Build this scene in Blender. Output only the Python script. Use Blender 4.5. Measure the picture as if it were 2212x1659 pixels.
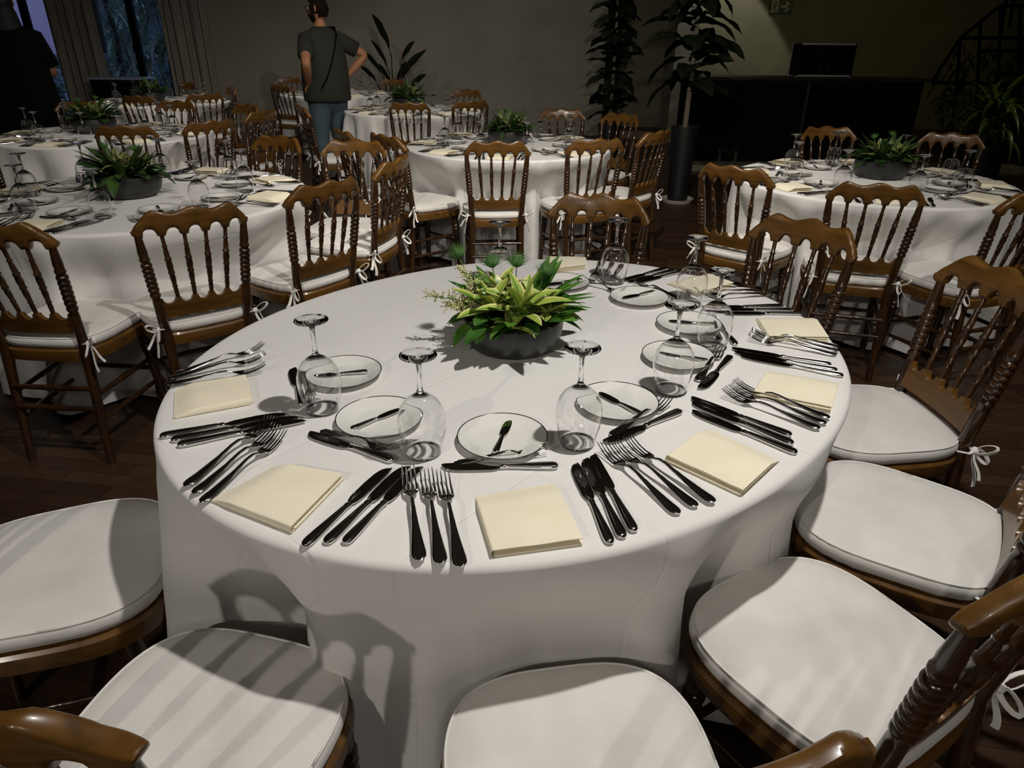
import bpy, math, random
from math import sin, cos, pi, radians as R, sqrt, atan2, hypot, exp
from mathutils import Vector as V, Matrix, noise

for o in list(bpy.data.objects): bpy.data.objects.remove(o)
sc = bpy.context.scene
COL = sc.collection
random.seed(7)

# ---------------------------------------------------------------- camera
CF, CP, CR, CZ = 1500.0, 0.462512252, 0.00872664626, 1.43362306   # focal length in pixels, pitch, roll, eye height
_F = V((0, cos(CP), -sin(CP))); _U = V((0, sin(CP), cos(CP))); _R = V((1, 0, 0))
_R2 = cos(CR)*_R + sin(CR)*_U; _U2 = -sin(CR)*_R + cos(CR)*_U
cam_data = bpy.data.cameras.new('camera'); cam = bpy.data.objects.new('camera', cam_data); COL.objects.link(cam)
cam_data.sensor_width = 36; cam_data.lens = 36*CF/2212; cam_data.clip_start = .05; cam_data.clip_end = 100
m = Matrix((( _R2.x, _U2.x, -_F.x, 0), (_R2.y, _U2.y, -_F.y, 0), (_R2.z, _U2.z, -_F.z, CZ), (0, 0, 0, 1)))
cam.matrix_world = m
sc.camera = cam
def at(u, v, z):                     # where the ray through a photo point meets the height z
    d = _F + _R2*((u-1106)/CF) - _U2*((v-829.5)/CF)
    return V((0, 0, CZ)) + d*((z-CZ)/d.z)
def atY(u, v, y):
    d = _F + _R2*((u-1106)/CF) - _U2*((v-829.5)/CF)
    return V((0, 0, CZ)) + d*(y/d.y)

# ---------------------------------------------------------------- exposure, world, lamps
sc.view_settings.view_transform = 'Standard'; sc.view_settings.look = 'None'
sc.view_settings.exposure = 0.0; sc.view_settings.gamma = 1.0; sc.view_settings.use_curve_mapping = False
w = bpy.data.worlds.new('dusk_sky'); sc.world = w; w.use_nodes = True
nt = w.node_tree; bg = nt.nodes['Background']
bg.inputs[0].default_value = (.17, .26, .46, 1); bg.inputs[1].default_value = 1.7

def spot(name, loc, target, power, size, blend=.5, radius=.035, col=(1, .93, .84)):
    l = bpy.data.lights.new(name, 'SPOT'); l.energy = power; l.spot_size = R(size); l.spot_blend = blend
    l.shadow_soft_size = radius; l.color = col
    o = bpy.data.objects.new(name, l); COL.objects.link(o); o.location = loc
    o.rotation_euler = (V(target)-V(loc)).to_track_quat('-Z', 'Y').to_euler()
    return o
KEY = (.60, 1.00, 2.83)
KEYL = spot('track_or_fill_spot', KEY, (.2, 1.5, .76), 136, 150, .9, col=(1, .955, .90))
spot('track_or_fill_spot', (-1.85, -2.4, 2.83), (-.1, .85, .45), 122, 50, .7)
spot('skirt_fill_light', (.5, -3.2, 3.2), (.1, .9, .4), 70, 44, .8, radius=.35)  # added soft fill for the near cloth skirt, stands for no known lamp
spot('track_or_fill_spot', (.42, 2.5, 2.83), (0, 5.2, .6), 260, 110, .9)
spot('track_or_fill_spot', (2.4, 1.6, 2.83), (1.9, 3.9, .7), 80, 100, .9)
spot('track_or_fill_spot', (-1.0, 1.2, 2.95), (-2.1, 3.8, .76), 75, 100, .9)
spot('track_or_fill_spot', (-2.3, 4.4, 2.95), (-3.0, 6.0, .7), 50, 110, .9)
spot('track_or_fill_spot', (-.6, 6.0, 2.95), (-1.2, 8.2, .76), 70, 110, .9)
spot('track_or_fill_spot', (-2.4, 8.2, 2.95), (-2.6, 10.0, .6), 42, 90, .9)
spot('track_or_fill_spot', (-3.6, 7.4, 2.95), (-4.0, 8.6, .6), 40, 110, .9)
spot('track_or_fill_spot', (-.5, 7.6, 2.95), (.2, 12.1, 1.0), 60, 75, .6)
spot('track_or_fill_spot', (3.35, 12.35, 3.5), (3.35, 13.0, .6), 170, 66, .12, col=(1, .95, .85))
spot('track_or_fill_spot', (5.2, 9.2, 3.1), (6.1, 13.4, 1.7), 42, 66, .6, col=(1, .85, .42))
spot('track_or_fill_spot', (5.9, 7.3, 3.0), (5.5, 8.4, .8), 26, 60, .8, col=(1, .88, .55))  # added only to brighten the fern, not a lamp of the hall

# ---------------------------------------------------------------- helpers
def tag(o, label=None, cat=None, group=None, kind=None):
    if label: o['label'] = label
    if cat: o['category'] = cat
    if group: o['group'] = group
    if kind: o['kind'] = kind
    return o
def empty(name, loc=(0, 0, 0), rz=0, parent=None):
    o = bpy.data.objects.new(name, None); COL.objects.link(o); o.location = loc; o.rotation_euler = (0, 0, rz)
    o.empty_display_size = .05
    if parent: o.parent = parent
    return o
def link(name, me, parent=None, loc=(0, 0, 0), rz=0):
    o = bpy.data.objects.new(name, me); COL.objects.link(o); o.location = loc; o.rotation_euler = (0, 0, rz)
    if parent: o.parent = parent
    return o
def kids(o): return list(o.children)
def copy_tree(o, parent=None):
    c = o.copy(); COL.objects.link(c)
    if parent: c.parent = parent
    for ch in kids(o): copy_tree(ch, c)
    return c

class MB:
    def __init__(s): s.v = []; s.f = []; s.mi = []; s.mat = 0
    def add(s, vs, fs):
        b = len(s.v); s.v += [tuple(p) for p in vs]; s.f += [tuple(b+i for i in f) for f in fs]; s.mi += [s.mat]*len(fs)
    def loft(s, rings, cap=True, closed=True, loop=False):
        n = len(rings[0]); vs = [p for r in rings for p in r]; fs = []
        m_ = len(rings)
        for i in range(m_ if loop else m_-1):
            a = i*n; b = ((i+1) % m_)*n
            for j in range(n if closed else n-1):
                k = (j+1) % n
                fs.append((a+j, a+k, b+k, b+j))
        if cap and closed and not loop:
            fs.append(tuple(range(n))[::-1]); fs.append(tuple((m_-1)*n+i for i in range(n)))
        s.add(vs, fs)
    def lathe(s, prof, c=(0, 0, 0), seg=32, cap=True):      # prof (r, z)
        s.loft([[(c[0]+r*cos(2*pi*j/seg), c[1]+r*sin(2*pi*j/seg), c[2]+z) for j in range(seg)] for r, z in prof], cap=cap)
    def turned(s, p0, p1, prof, seg=12):                     # prof (t, r) along a straight axis
        p0 = V(p0); p1 = V(p1); d = (p1-p0); q = d.to_track_quat('Z', 'Y')
        s.loft([[p0+d*t+q @ V((r*cos(2*pi*j/seg), r*sin(2*pi*j/seg), 0)) for j in range(seg)] for t, r in prof])
    def tube(s, pts, rad, seg=8, cap=True, flat=1.0, up=None):
        pts = [V(p) for p in pts]; rings = []
        n = len(pts); prev = None
        for i, p in enumerate(pts):
            t = (pts[min(i+1, n-1)]-pts[max(i-1, 0)])
            t = t.normalized() if t.length > 1e-9 else V((0, 0, 1))
            if prev is None:
                a = V(up) if up else (V((0, 0, 1)) if abs(t.z) < .9 else V((1, 0, 0)))
            else: a = prev
            x = (a - t*a.dot(t)); x = x.normalized() if x.length > 1e-6 else t.orthogonal().normalized()
            prev = x; y = t.cross(x)
            r = rad[i] if isinstance(rad, (list, tuple)) else rad
            rings.append([p + x*(r*flat*cos(2*pi*j/seg)) + y*(r*sin(2*pi*j/seg)) for j in range(seg)])
        s.loft(rings, cap=cap)
    def box(s, x0, x1, y0, y1, z0, z1):
        vs = [(x, y, z) for x in (x0, x1) for y in (y0, y1) for z in (z0, z1)]
        s.add(vs, [(0, 1, 3, 2), (4, 6, 7, 5), (0, 4, 5, 1), (2, 3, 7, 6), (0, 2, 6, 4), (1, 5, 7, 3)])
    def ball(s, c, r, seg=6, rings=4, sq=(1, 1, 1)):
        rr = [[(c[0]+sq[0]*r*sin(pi*max(.02, min(.98, i/rings)))*cos(2*pi*j/seg), c[1]+sq[1]*r*sin(pi*max(.02, min(.98, i/rings)))*sin(2*pi*j/seg), c[2]-sq[2]*r*cos(pi*i/rings)) for j in range(seg)] for i in range(rings+1)]
        s.loft(rr)
    def mesh(s, name, mats, sharp=40):
        me = bpy.data.meshes.new(name); me.from_pydata(s.v, [], s.f)
        for m_ in (mats if isinstance(mats, (list, tuple)) else [mats]): me.materials.append(m_)
        me.polygons.foreach_set('material_index', s.mi)
        me.polygons.foreach_set('use_smooth', [True]*len(s.f))
        me.update()
        if sharp: me.set_sharp_from_angle(angle=R(sharp))
        return me
    def build(s, name, mats, parent=None, loc=(0, 0, 0), rz=0, sharp=40):
        return link(name, s.mesh(name, mats, sharp), parent, loc, rz)

# ---------------------------------------------------------------- materials
def mat(name, col, rough=.5, metal=0.0, **k):
    m_ = bpy.data.materials.new(name); m_.use_nodes = True
    b = m_.node_tree.nodes['Principled BSDF']
    b.inputs['Base Color'].default_value = (*col, 1); b.inputs['Roughness'].default_value = rough; b.inputs['Metallic'].default_value = metal
    for kk, vv in k.items(): b.inputs[kk].default_value = vv
    return m_
def nd(m_, t, **k):
    n = m_.node_tree.nodes.new(t)
    for kk, vv in k.items(): setattr(n, kk, vv)
    return n
def noise_col(m_, c1, c2, scale=(5, 5, 5), detail=4, lo=.3, hi=.7, dist=0.0, bump=0.0, bscale=None, rough=None):
    t = m_.node_tree; b = t.nodes['Principled BSDF']
    tc = nd(m_, 'ShaderNodeTexCoord'); mp = nd(m_, 'ShaderNodeMapping'); mp.inputs['Scale'].default_value = scale
    n = nd(m_, 'ShaderNodeTexNoise'); n.inputs['Scale'].default_value = 1; n.inputs['Detail'].default_value = detail; n.inputs['Distortion'].default_value = dist
    r = nd(m_, 'ShaderNodeValToRGB'); r.color_ramp.elements[0].position = lo; r.color_ramp.elements[1].position = hi
    r.color_ramp.elements[0].color = (*c1, 1); r.color_ramp.elements[1].color = (*c2, 1)
    L = t.links.new
    L(tc.outputs['Object'], mp.inputs['Vector']); L(mp.outputs[0], n.inputs['Vector']); L(n.outputs['Fac'], r.inputs['Fac']); L(r.outputs[0], b.inputs['Base Color'])
    if bump:
        bp = nd(m_, 'ShaderNodeBump'); bp.inputs['Strength'].default_value = bump; bp.inputs['Distance'].default_value = .002
        n2 = nd(m_, 'ShaderNodeTexNoise'); n2.inputs['Scale'].default_value = bscale or 300; n2.inputs['Detail'].default_value = 3
        L(tc.outputs['Object'], n2.inputs['Vector']); L(n2.outputs['Fac'], bp.inputs['Height']); L(bp.outputs[0], b.inputs['Normal'])
    return m_
M = {}
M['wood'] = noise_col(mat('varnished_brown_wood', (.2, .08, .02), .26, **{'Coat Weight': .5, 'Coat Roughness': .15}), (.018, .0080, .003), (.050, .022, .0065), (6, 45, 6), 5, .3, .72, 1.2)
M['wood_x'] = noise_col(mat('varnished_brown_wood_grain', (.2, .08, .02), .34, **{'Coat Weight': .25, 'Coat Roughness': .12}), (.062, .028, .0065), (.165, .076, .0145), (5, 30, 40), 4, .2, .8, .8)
M['cushion'] = noise_col(mat('white_cotton_cushion', (.8, .78, .74), .9, **{'Sheen Weight': .2}), (.70, .68, .64), (.80, .78, .74), (9, 9, 9), 4, .3, .7, 0, .35, 60)
M['ribbon'] = mat('white_cotton_ribbon', (.78, .76, .72), .9)
M['napkin'] = noise_col(mat('cream_paper_napkin', (.85, .76, .55), .85), (.86, .79, .60), (.92, .85, .66), (12, 12, 12), 3, .3, .7, 0, .25, 160)
M['steel'] = mat('polished_steel', (.72, .71, .69), .13, 1.0)
M['blade'] = mat('mirror_steel', (.66, .65, .63), .08, 1.0)
M['china'] = mat('white_glazed_china', (.82, .81, .76), .12, **{'Coat Weight': .4})
M['rim'] = mat('dark_platinum_rim', (.05, .045, .04), .25, .8)
M['bowl'] = noise_col(mat('dark_slate_ceramic', (.03, .03, .03), .42), (.009, .009, .009), (.030, .030, .029), (14, 14, 30), 5, .35, .75, 0, .3, 60)
M['soil'] = mat('dark_moss', (.02, .022, .01), .95)
def leafm(name, c1, c2, rough=.38, trans=.12):
    m_ = mat(name, c1, rough)
    m_.node_tree.nodes['Principled BSDF'].inputs['Subsurface Weight'].default_value = 0
    noise_col(m_, c1, c2, (30, 30, 30), 3, .3, .7)
    if rough > .6: m_.node_tree.nodes['Principled BSDF'].inputs['Specular IOR Level'].default_value = .12
    return m_
M['leaf'] = leafm('deep_green_leaf', (.018, .065, .010), (.05, .145, .020))
M['leaf2'] = leafm('mid_green_leaf', (.05, .16, .02), (.12, .28, .035))
M['leafy'] = leafm('yellow_green_leaf_centre', (.24, .36, .05), (.40, .50, .09))
M['leafc'] = leafm('cream_yellow_leaf_margin', (.62, .58, .20), (.72, .68, .30))
M['flower'] = mat('cream_tiny_blossom', (.62, .60, .30), .8)
M['stem'] = mat('green_stem', (.10, .20, .04), .6)
M['needle'] = mat('soft_green_needle', (.05, .14, .022), .6)
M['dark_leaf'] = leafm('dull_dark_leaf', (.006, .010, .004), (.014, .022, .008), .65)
M['floor'] = None
M['black'] = mat('matt_black_panel', (.0015, .0015, .0015), .8, **{'Specular IOR Level': .1})
M['pot'] = mat('dark_planter', (.008, .007, .006), .5)
M['leaf_b'] = leafm('deep_green_leaf_dim_light', (.012, .034, .008), (.030, .070, .014), .5)  # leaf copies with the dimmer light over the other tables painted in
M['leaf2_b'] = leafm('mid_green_leaf_dim_light', (.025, .06, .012), (.055, .11, .02), .5)
M['leafy_b'] = leafm('yellow_green_leaf_centre_dim_light', (.09, .13, .03), (.16, .20, .045), .5)
M['leafc_b'] = leafm('cream_yellow_leaf_margin_dim_light', (.30, .29, .10), (.38, .36, .15), .5)

def cloth_mat():
    m_ = mat('white_cotton_tablecloth', (.79, .775, .75), .92, **{'Sheen Weight': .15})
    t = m_.node_tree; L = t.links.new; b = t.nodes['Principled BSDF']
    tc = nd(m_, 'ShaderNodeTexCoord'); mp = nd(m_, 'ShaderNodeMapping'); mp.inputs['Rotation'].default_value = (0, 0, R(-49.5))
    sp = nd(m_, 'ShaderNodeSeparateXYZ'); L(tc.outputs['Object'], mp.inputs['Vector']); L(mp.outputs[0], sp.inputs[0])
    hs = []
    for ax, off in ((0, .02), (1, -.03)):       # ironed fold lines of the cloth, a real relief
        a = nd(m_, 'ShaderNodeMath', operation='ADD'); a.inputs[1].default_value = off; L(sp.outputs[ax], a.inputs[0])
        p_ = nd(m_, 'ShaderNodeMath', operation='PINGPONG'); p_.inputs[1].default_value = .19; L(a.outputs[0], p_.inputs[0])
        d = nd(m_, 'ShaderNodeMath', operation='DIVIDE'); d.inputs[1].default_value = .0035; L(p_.outputs[0], d.inputs[0])
        mn = nd(m_, 'ShaderNodeMath', operation='MINIMUM'); mn.inputs[1].default_value = 1; L(d.outputs[0], mn.inputs[0]); hs.append(mn)
    mu = nd(m_, 'ShaderNodeMath', operation='ADD'); L(hs[0].outputs[0], mu.inputs[0]); L(hs[1].outputs[0], mu.inputs[1])
    n2 = nd(m_, 'ShaderNodeTexNoise'); n2.inputs['Scale'].default_value = 4; n2.inputs['Detail'].default_value = 5; L(tc.outputs['Object'], n2.inputs['Vector'])
    b1 = nd(m_, 'ShaderNodeBump'); b1.inputs['Strength'].default_value = .55; b1.inputs['Distance'].default_value = .0016; L(mu.outputs[0], b1.inputs['Height'])
    b2 = nd(m_, 'ShaderNodeBump'); b2.inputs['Strength'].default_value = .25; b2.inputs['Distance'].default_value = .012; L(n2.outputs['Fac'], b2.inputs['Height']); L(b1.outputs[0], b2.inputs['Normal'])
    L(b2.outputs[0], b.inputs['Normal'])
    return m_
M['cloth'] = cloth_mat()

def glass_mat():
    m_ = bpy.data.materials.new('clear_glass'); m_.use_nodes = True; t = m_.node_tree
    b = t.nodes['Principled BSDF']; b.inputs['Base Color'].default_value = (1, 1, 1, 1); b.inputs['Roughness'].default_value = 0
    b.inputs['IOR'].default_value = 1.5; b.inputs['Transmission Weight'].default_value = 1
    return m_
M['glass'] = glass_mat()

def thin_glass():
    m_ = bpy.data.materials.new('thin_clear_glass'); m_.use_nodes = True; t = m_.node_tree; t.nodes.clear(); L = t.links.new
    o = t.nodes.new('ShaderNodeOutputMaterial'); mx = t.nodes.new('ShaderNodeMixShader'); tr = t.nodes.new('ShaderNodeBsdfTransparent'); gl = t.nodes.new('ShaderNodeBsdfGlossy')
    tr.inputs[0].default_value = (.965, .97, .97, 1); gl.inputs['Roughness'].default_value = .01
    lw = t.nodes.new('ShaderNodeLayerWeight'); lw.inputs[0].default_value = .5; pw = t.nodes.new('ShaderNodeMath'); pw.operation = 'POWER'; pw.inputs[1].default_value = 4.0
    ma = t.nodes.new('ShaderNodeMath'); ma.operation = 'MULTIPLY_ADD'; ma.inputs[1].default_value = .9; ma.inputs[2].default_value = .05; L(lw.outputs['Facing'], pw.inputs[0]); L(pw.outputs[0], ma.inputs[0])
    L(ma.outputs[0], mx.inputs[0]); L(tr.outputs[0], mx.inputs[1]); L(gl.outputs[0], mx.inputs[2]); L(mx.outputs[0], o.inputs[0])
    return m_
M['thin'] = thin_glass()

def floor_mat():
    m_ = mat('dark_parquet', (.05, .025, .012), .42)
    t = m_.node_tree; L = t.links.new; b = t.nodes['Principled BSDF']
    tc = nd(m_, 'ShaderNodeTexCoord'); mp = nd(m_, 'ShaderNodeMapping'); mp.inputs['Rotation'].default_value = (0, 0, R(8))
    br = nd(m_, 'ShaderNodeTexBrick'); br.inputs['Scale'].default_value = 1; br.inputs['Brick Width'].default_value = .42; br.inputs['Row Height'].default_value = .07
    br.inputs['Mortar Size'].default_value = .0012; br.inputs['Color1'].default_value = (.085, .045, .022, 1); br.inputs['Color2'].default_value = (.042, .020, .010, 1); br.inputs['Mortar'].default_value = (.01, .006, .003, 1)
    n = nd(m_, 'ShaderNodeTexNoise'); n.inputs['Scale'].default_value = 8; n.inputs['Detail'].default_value = 6; n.inputs['Distortion'].default_value = 1
    mx = nd(m_, 'ShaderNodeMix', data_type='RGBA', blend_type='MULTIPLY'); mx.inputs['Factor'].default_value = .6
    L(tc.outputs['Object'], mp.inputs['Vector']); L(mp.outputs[0], br.inputs['Vector']); L(mp.outputs[0], n.inputs['Vector'])
    L(br.outputs['Color'], mx.inputs['A']); L(n.outputs['Fac'], mx.inputs['B']); L(mx.outputs['Result'], b.inputs['Base Color'])
    return m_
M['floor'] = floor_mat()
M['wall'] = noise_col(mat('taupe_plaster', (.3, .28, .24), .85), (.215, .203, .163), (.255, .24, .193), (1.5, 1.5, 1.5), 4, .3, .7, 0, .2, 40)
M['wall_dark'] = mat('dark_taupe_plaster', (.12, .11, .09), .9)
M['curtain'] = noise_col(mat('grey_beige_curtain', (.22, .20, .17), .95), (.20, .18, .15), (.27, .25, .21), (20, 20, 2), 3)

# ---------------------------------------------------------------- the room
def struct(o): o['kind'] = 'structure'; return o
def sbox(name, m_, *a):
    b = MB(); b.box(*a); return struct(b.build(name, m_))
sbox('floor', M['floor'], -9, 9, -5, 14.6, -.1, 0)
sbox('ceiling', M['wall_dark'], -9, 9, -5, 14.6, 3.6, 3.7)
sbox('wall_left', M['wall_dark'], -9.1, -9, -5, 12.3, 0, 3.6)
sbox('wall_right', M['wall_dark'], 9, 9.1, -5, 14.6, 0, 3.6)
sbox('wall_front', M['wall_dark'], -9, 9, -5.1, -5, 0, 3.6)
# back wall with the window opening x -8.3 .. -5.25
bw = MB(); bw.box(-9, -8.3, 12.1, 12.3, 0, 3.6); bw.box(-8.3, -5.2, 12.1, 12.3, 2.9, 3.6); bw.box(-5.2, 1.43, 12.1, 12.3, 0, 3.6); bw.box(1.23, 1.43, 12.3, 13.6, 0, 3.6)
struct(bw.build('wall_back', M['wall']))
M['wall_olive'] = noise_col(mat('olive_plaster', (.14, .13, .08), .9), (.11, .105, .065), (.15, .14, .09), (1.5, 1.5, 1.5), 4)
sbox('wall_back_right', M['wall_olive'], 1.43, 9, 13.4, 13.6, 0, 3.6)
sbox('trim_pillar', M['wall'], 2.62, 2.95, 12.6, 13.4, 0, 3.6)
sbox('trim_step', mat('pale_stone_step', (.16, .14, .10), .7), 1.95, 6.2, 8.72, 9.0, 0, .07)
# window frames and panes
wf = M['black']; wx = [-8.3, -7.75, -6.3, -5.72, -5.2]
b = MB()
for x in (-8.27, -7.6, -5.95, -5.23): b.box(x-.05, x+.05, 12.12, 12.2, 0, 2.9)
b.box(-8.3, -5.2, 12.12, 12.2, 0, .08); b.box(-8.3, -5.2, 12.12, 12.2, 2.82, 2.9)
wn = struct(b.build('window_1', wf))
pm = M['thin']
for i, (x0, x1) in enumerate(((-8.22, -7.65), (-7.55, -6.0), (-5.9, -5.28))):
    b = MB(); b.box(x0, x1, 12.155, 12.165, .08, 2.82); p_ = b.build('window_pane', pm, wn)
def curtain(x0, x1, y, seed, label):
    rnd = random.Random(seed); n = 220; rows = []
    for k in range(9):
        z = .02 + 2.95*k/8; row = []
        for i in range(n):
            t = i/(n-1); x = x0+(x1-x0)*t
            yy = y + .045*sin(t*(x1-x0)*46+.6*sin(t*17+seed)+.3*z) + .02*sin(t*31+seed*2+z)
            row.append((x, yy, z))
        rows.append(row)
    b = MB(); b.loft(rows, cap=False, closed=False)
    rows2 = [[(p[0], p[1]-.012, p[2]) for p in r] for r in rows]
    b.loft(rows2[::-1], cap=False, closed=False)
    o = b.build('curtain', M['curtain'], sharp=0)
    return tag(o, label, 'curtain')
curtain(-7.15, -6.42, 11.95, 1, 'grey beige floor curtain hanging between the narrow and the wide window panes')
curtain(-5.40, -4.72, 11.95, 4, 'grey beige floor curtain gathered at the right edge of the window')
# outside: facade, balcony, trees seen through the glass
fac = MB(); fac.box(-12.5, -9.2, 16.0, 16.2, 1.05, 5)
fo = tag(fac.build('facade', mat('lavender_painted_wall', (.60, .42, .55), .9)), 'pale lavender building facade outside the narrow window', 'building')
b = MB()
b.box(-12, -8.6, 14.9, 14.94, .78, .82)
for i in range(40): b.box(-12+.085*i, -12+.085*i+.02, 14.9, 14.93, .1, .8)
tag(b.build('balcony_railing', mat('pale_blue_metal', (.5, .6, .8), .5)), 'pale slatted railing outside the narrow window', 'railing')
gr = MB(); gr.box(-16, -2, 12.35, 22, -.12, -.02); go = struct(gr.build('trim_terrace', mat('grey_paving', (.2, .2, .22), .9)))

# ---------------------------------------------------------------- leaf maker
def leaf_pts(base, az, el, length, width, droop=.5, fold=.25, n=9, twist=0.0, pw=.8, wav=0.0, cols=(-1, -.55, 0, .55, 1)):
    """blade rows from base, leaving at azimuth az and elevation el, bending down by droop"""
    rows = []; p = V(base); step = length/(n-1); e = el
    for i in range(n):
        t = i/(n-1)
        d = V((cos(az)*cos(e), sin(az)*cos(e), sin(e)))
        side = V((-sin(az), cos(az), 0)); up = side.cross(d) * -1
        side = side*cos(twist*t) + up*sin(twist*t)
        up = d.cross(side)
        wd = width*.5*(sin(pi*min(1, (t*.93+.07))**pw)**.85) if t < 1 else width*.01
        rows.append([p + side*(c*wd) + up*(abs(c)*wd*fold + wav*wd*sin(t*14+c*3)) for c in cols])
        p = p + d*step; e -= droop/(n-1)
    return rows
def add_leaf(b, mats, *a, **k):
    cols = k.get('cols', (-1, -.55, 0, .55, 1)); rows = leaf_pts(*a, **k)
    nC = len(cols)
    for c in range(nC-1):
        b.mat = mats[c] if isinstance(mats, (list, tuple)) else mats
        b.loft([[r[c], r[c+1]] for r in rows], cap=False, closed=False)

# ---------------------------------------------------------------- floral centrepiece
BR = .121
def bowl_mesh():
    b = MB(); pr = [(.001, .0), (.084, .0), (.098, .006), (.113, .024), (.120, .045), (.1215, .062), (.119, .078), (.114, .080), (.112, .074), (.105, .060), (.001, .058)]
    b.mat = 0; b.lathe(pr[:-2], seg=56, cap=False); b.mat = 1; b.lathe([(.113, .066), (.06, .074), (.001, .076)], seg=56, cap=False)
    return b.mesh('bowl', [M['bowl'], M['soil']], 50)
def rosette_mesh(seed, n=16, L=.105, W=.021, plain=False, upmin=.20, upmax=1.45):
    rnd = random.Random(seed); b = MB(); cols = (-1, -.72, -.3, 0, .3, .72, 1)
    for i in range(n):
        t = i/n; az = i*2.399+rnd.uniform(-.2, .2); el = upmin+(upmax-upmin)*t+rnd.uniform(-.1, .1)
        ln = L*(1.0-.35*t)*rnd.uniform(.85, 1.12)
        mm = [0, 2, 1, 2, 2, 0] if not plain else [1, 2, 1, 1, 2, 1]
        add_leaf(b, mm, (0, 0, .004*i/n), az, el, ln, W*rnd.uniform(.9, 1.2), droop=rnd.uniform(.25, 1.25), fold=.35, cols=cols, n=10, twist=rnd.uniform(-.4, .4), pw=.85)
    return b.mesh('variegated_rosette', [M['leafc'], M['leaf2'], M['leafy']] if not plain else [M['leaf'], M['leaf'], M['leaf2']], 0)
def foliage_mesh(seed, n=34, r=.10, z=.078, L=.085, W=.034):
    rnd = random.Random(seed); b = MB()
    for i in range(n):
        az = i*2*pi/n+rnd.uniform(-.15, .15); rr = r*rnd.uniform(.5, 1.0); el = rnd.uniform(-.25, .75) if rr > .07 else rnd.uniform(.5, 1.2)
        b.mat = 0
        add_leaf(b, rnd.choice([0, 0, 1]), (rr*cos(az), rr*sin(az), z+rnd.uniform(-.004, .012)), az+rnd.uniform(-.5, .5), el, L*rnd.uniform(.6, 1.15), W*rnd.uniform(.7, 1.15), droop=rnd.uniform(.3, 1.1), fold=.18, twist=rnd.uniform(-.6, .6), pw=1.05)
    return b.mesh('leafy_foliage', [M['leaf'], M['leaf2']], 0)
def spear_mesh(seed, az0, n=9, spread=.9, L=.13, W=.03):
    rnd = random.Random(seed); b = MB()
    for i in range(n):
        az = az0+rnd.uniform(-spread, spread); el = rnd.uniform(.25, 1.25)
        add_leaf(b, [0, 1, 1, 0], (.03*cos(az), .03*sin(az), .08), az, el, L*rnd.uniform(.8, 1.1), W*rnd.uniform(.8, 1.15), droop=.35, fold=.3, n=10, pw=.95)
    return b.mesh('spear_leaves', [M['leaf'], M['leaf2']], 0)
def tuft_mesh(seed, stem, n=90, r=.024):
    rnd = random.Random(seed); b = MB(); tip = V(stem[-1]); b.mat = 0
    b.tube(stem, .0012, 5)
    b.mat = 1
    ax = (V(stem[-1])-V(stem[-2])).normalized()
    for i in range(n):
        d = V((rnd.gauss(0, 1), rnd.gauss(0, 1), rnd.gauss(0, 1))).normalized()
        if d.dot(ax) < -.1: d = -d
        q = tip+d*.003; e = q+(d+ax*.55).normalized()*r*rnd.uniform(.7, 1.1)
        x = d.orthogonal().normalized()*.0009; y = d.cross(x)
        b.add([q+x, q-x*.5+y*.8, q-x*.5-y*.8, e], [(0, 1, 3), (1, 2, 3), (2, 0, 3)])
    return b.mesh('needle_tuft', [M['stem'], M['needle']], 0)
def spray_mesh(seed, base, tips):
    rnd = random.Random(seed); b = MB()
    for tp in tips:
        p0 = V(base); p1 = V(tp); b.mat = 0; pts = [p0.lerp(p1, t/6)+V((0, 0, .012*sin(pi*t/6))) for t in range(7)]
        b.tube(pts, [.0013]*6+[.0005], 5)
        for k in range(17):
            t = .22+.78*k/16; q = p0.lerp(p1, t)+V((0, 0, .012*sin(pi*t)))
            ln = .034*(1-.75*t)+.005
            for s_ in range(2):
                d = V((rnd.uniform(-1, 1), rnd.uniform(-1, 1), rnd.uniform(-.6, 1))).normalized(); e = q+d*ln+(p1-p0).normalized()*.006
                b.mat = 0; b.tube([q, e], .0005, 3, cap=False); b.mat = 1
                for g in range(7):
                    c = q.lerp(e, .35+.65*g/4)+V((rnd.uniform(-1, 1), rnd.uniform(-1, 1), rnd.uniform(-1, 1)))*.003
                    b.ball(c, rnd.uniform(.0014, .0026), 5, 3)
    return b.mesh('blossom_spray', [M['stem'], M['flower']], 0)
CEN = V((0.0, 1.563, .76))
def centre_main():
    e = empty('flower_arrangement', CEN)
    tag(e, 'dark low bowl of yellow variegated leaves, greenery and cream blossom on the nearest table', 'flower arrangement')
    link('bowl', bowl_mesh(), e)
    link('leafy_foliage', foliage_mesh(3, 52, .105, .080, .088, .036), e)
    spec = [((.020, -.058, .100), 5, 15, .155, .034, False), ((-.052, -.048, .104), 8, 11, .125, .032, False), ((-.030, .0, .120), 11, 9, .125, .030, False), ((.075, -.045, .092), 21, 8, .10, .028, False), ((.0, -.097, .080), 17, 6, .080, .024, False)]
    for p_, s_, n_, L_, W_, pl in spec: link('variegated_rosette', rosette_mesh(s_, n_, L_, W_, pl), e, p_, s_*1.3)
    link('spear_leaves', spear_mesh(4, .25, 13, .75, .155, .034), e, (.02, .0, 0))
    link('spear_leaves', spear_mesh(9, 2.7, 7, .6, .13, .036), e, (-.02, .02, 0))
    for s_, tx, ty, tz in ((1, -.128, .045, .205), (2, -.048, .02, .190), (3, .008, .01, .195), (4, .075, .04, .165)):
        link('needle_tuft', tuft_mesh(s_, [(tx*.35, ty*.3, .07), (tx*.7, ty*.7, tz*.62), (tx, ty, tz)], 230, .038), e)
    link('blossom_spray', spray_mesh(2, (-.045, .0, .08), [(-.195, -.005, .125), (-.115, .02, .178), (-.13, -.03, .10), (-.10, -.01, .145), (-.155, .01, .095)]), e)
    return e
arr0 = centre_main()
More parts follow.
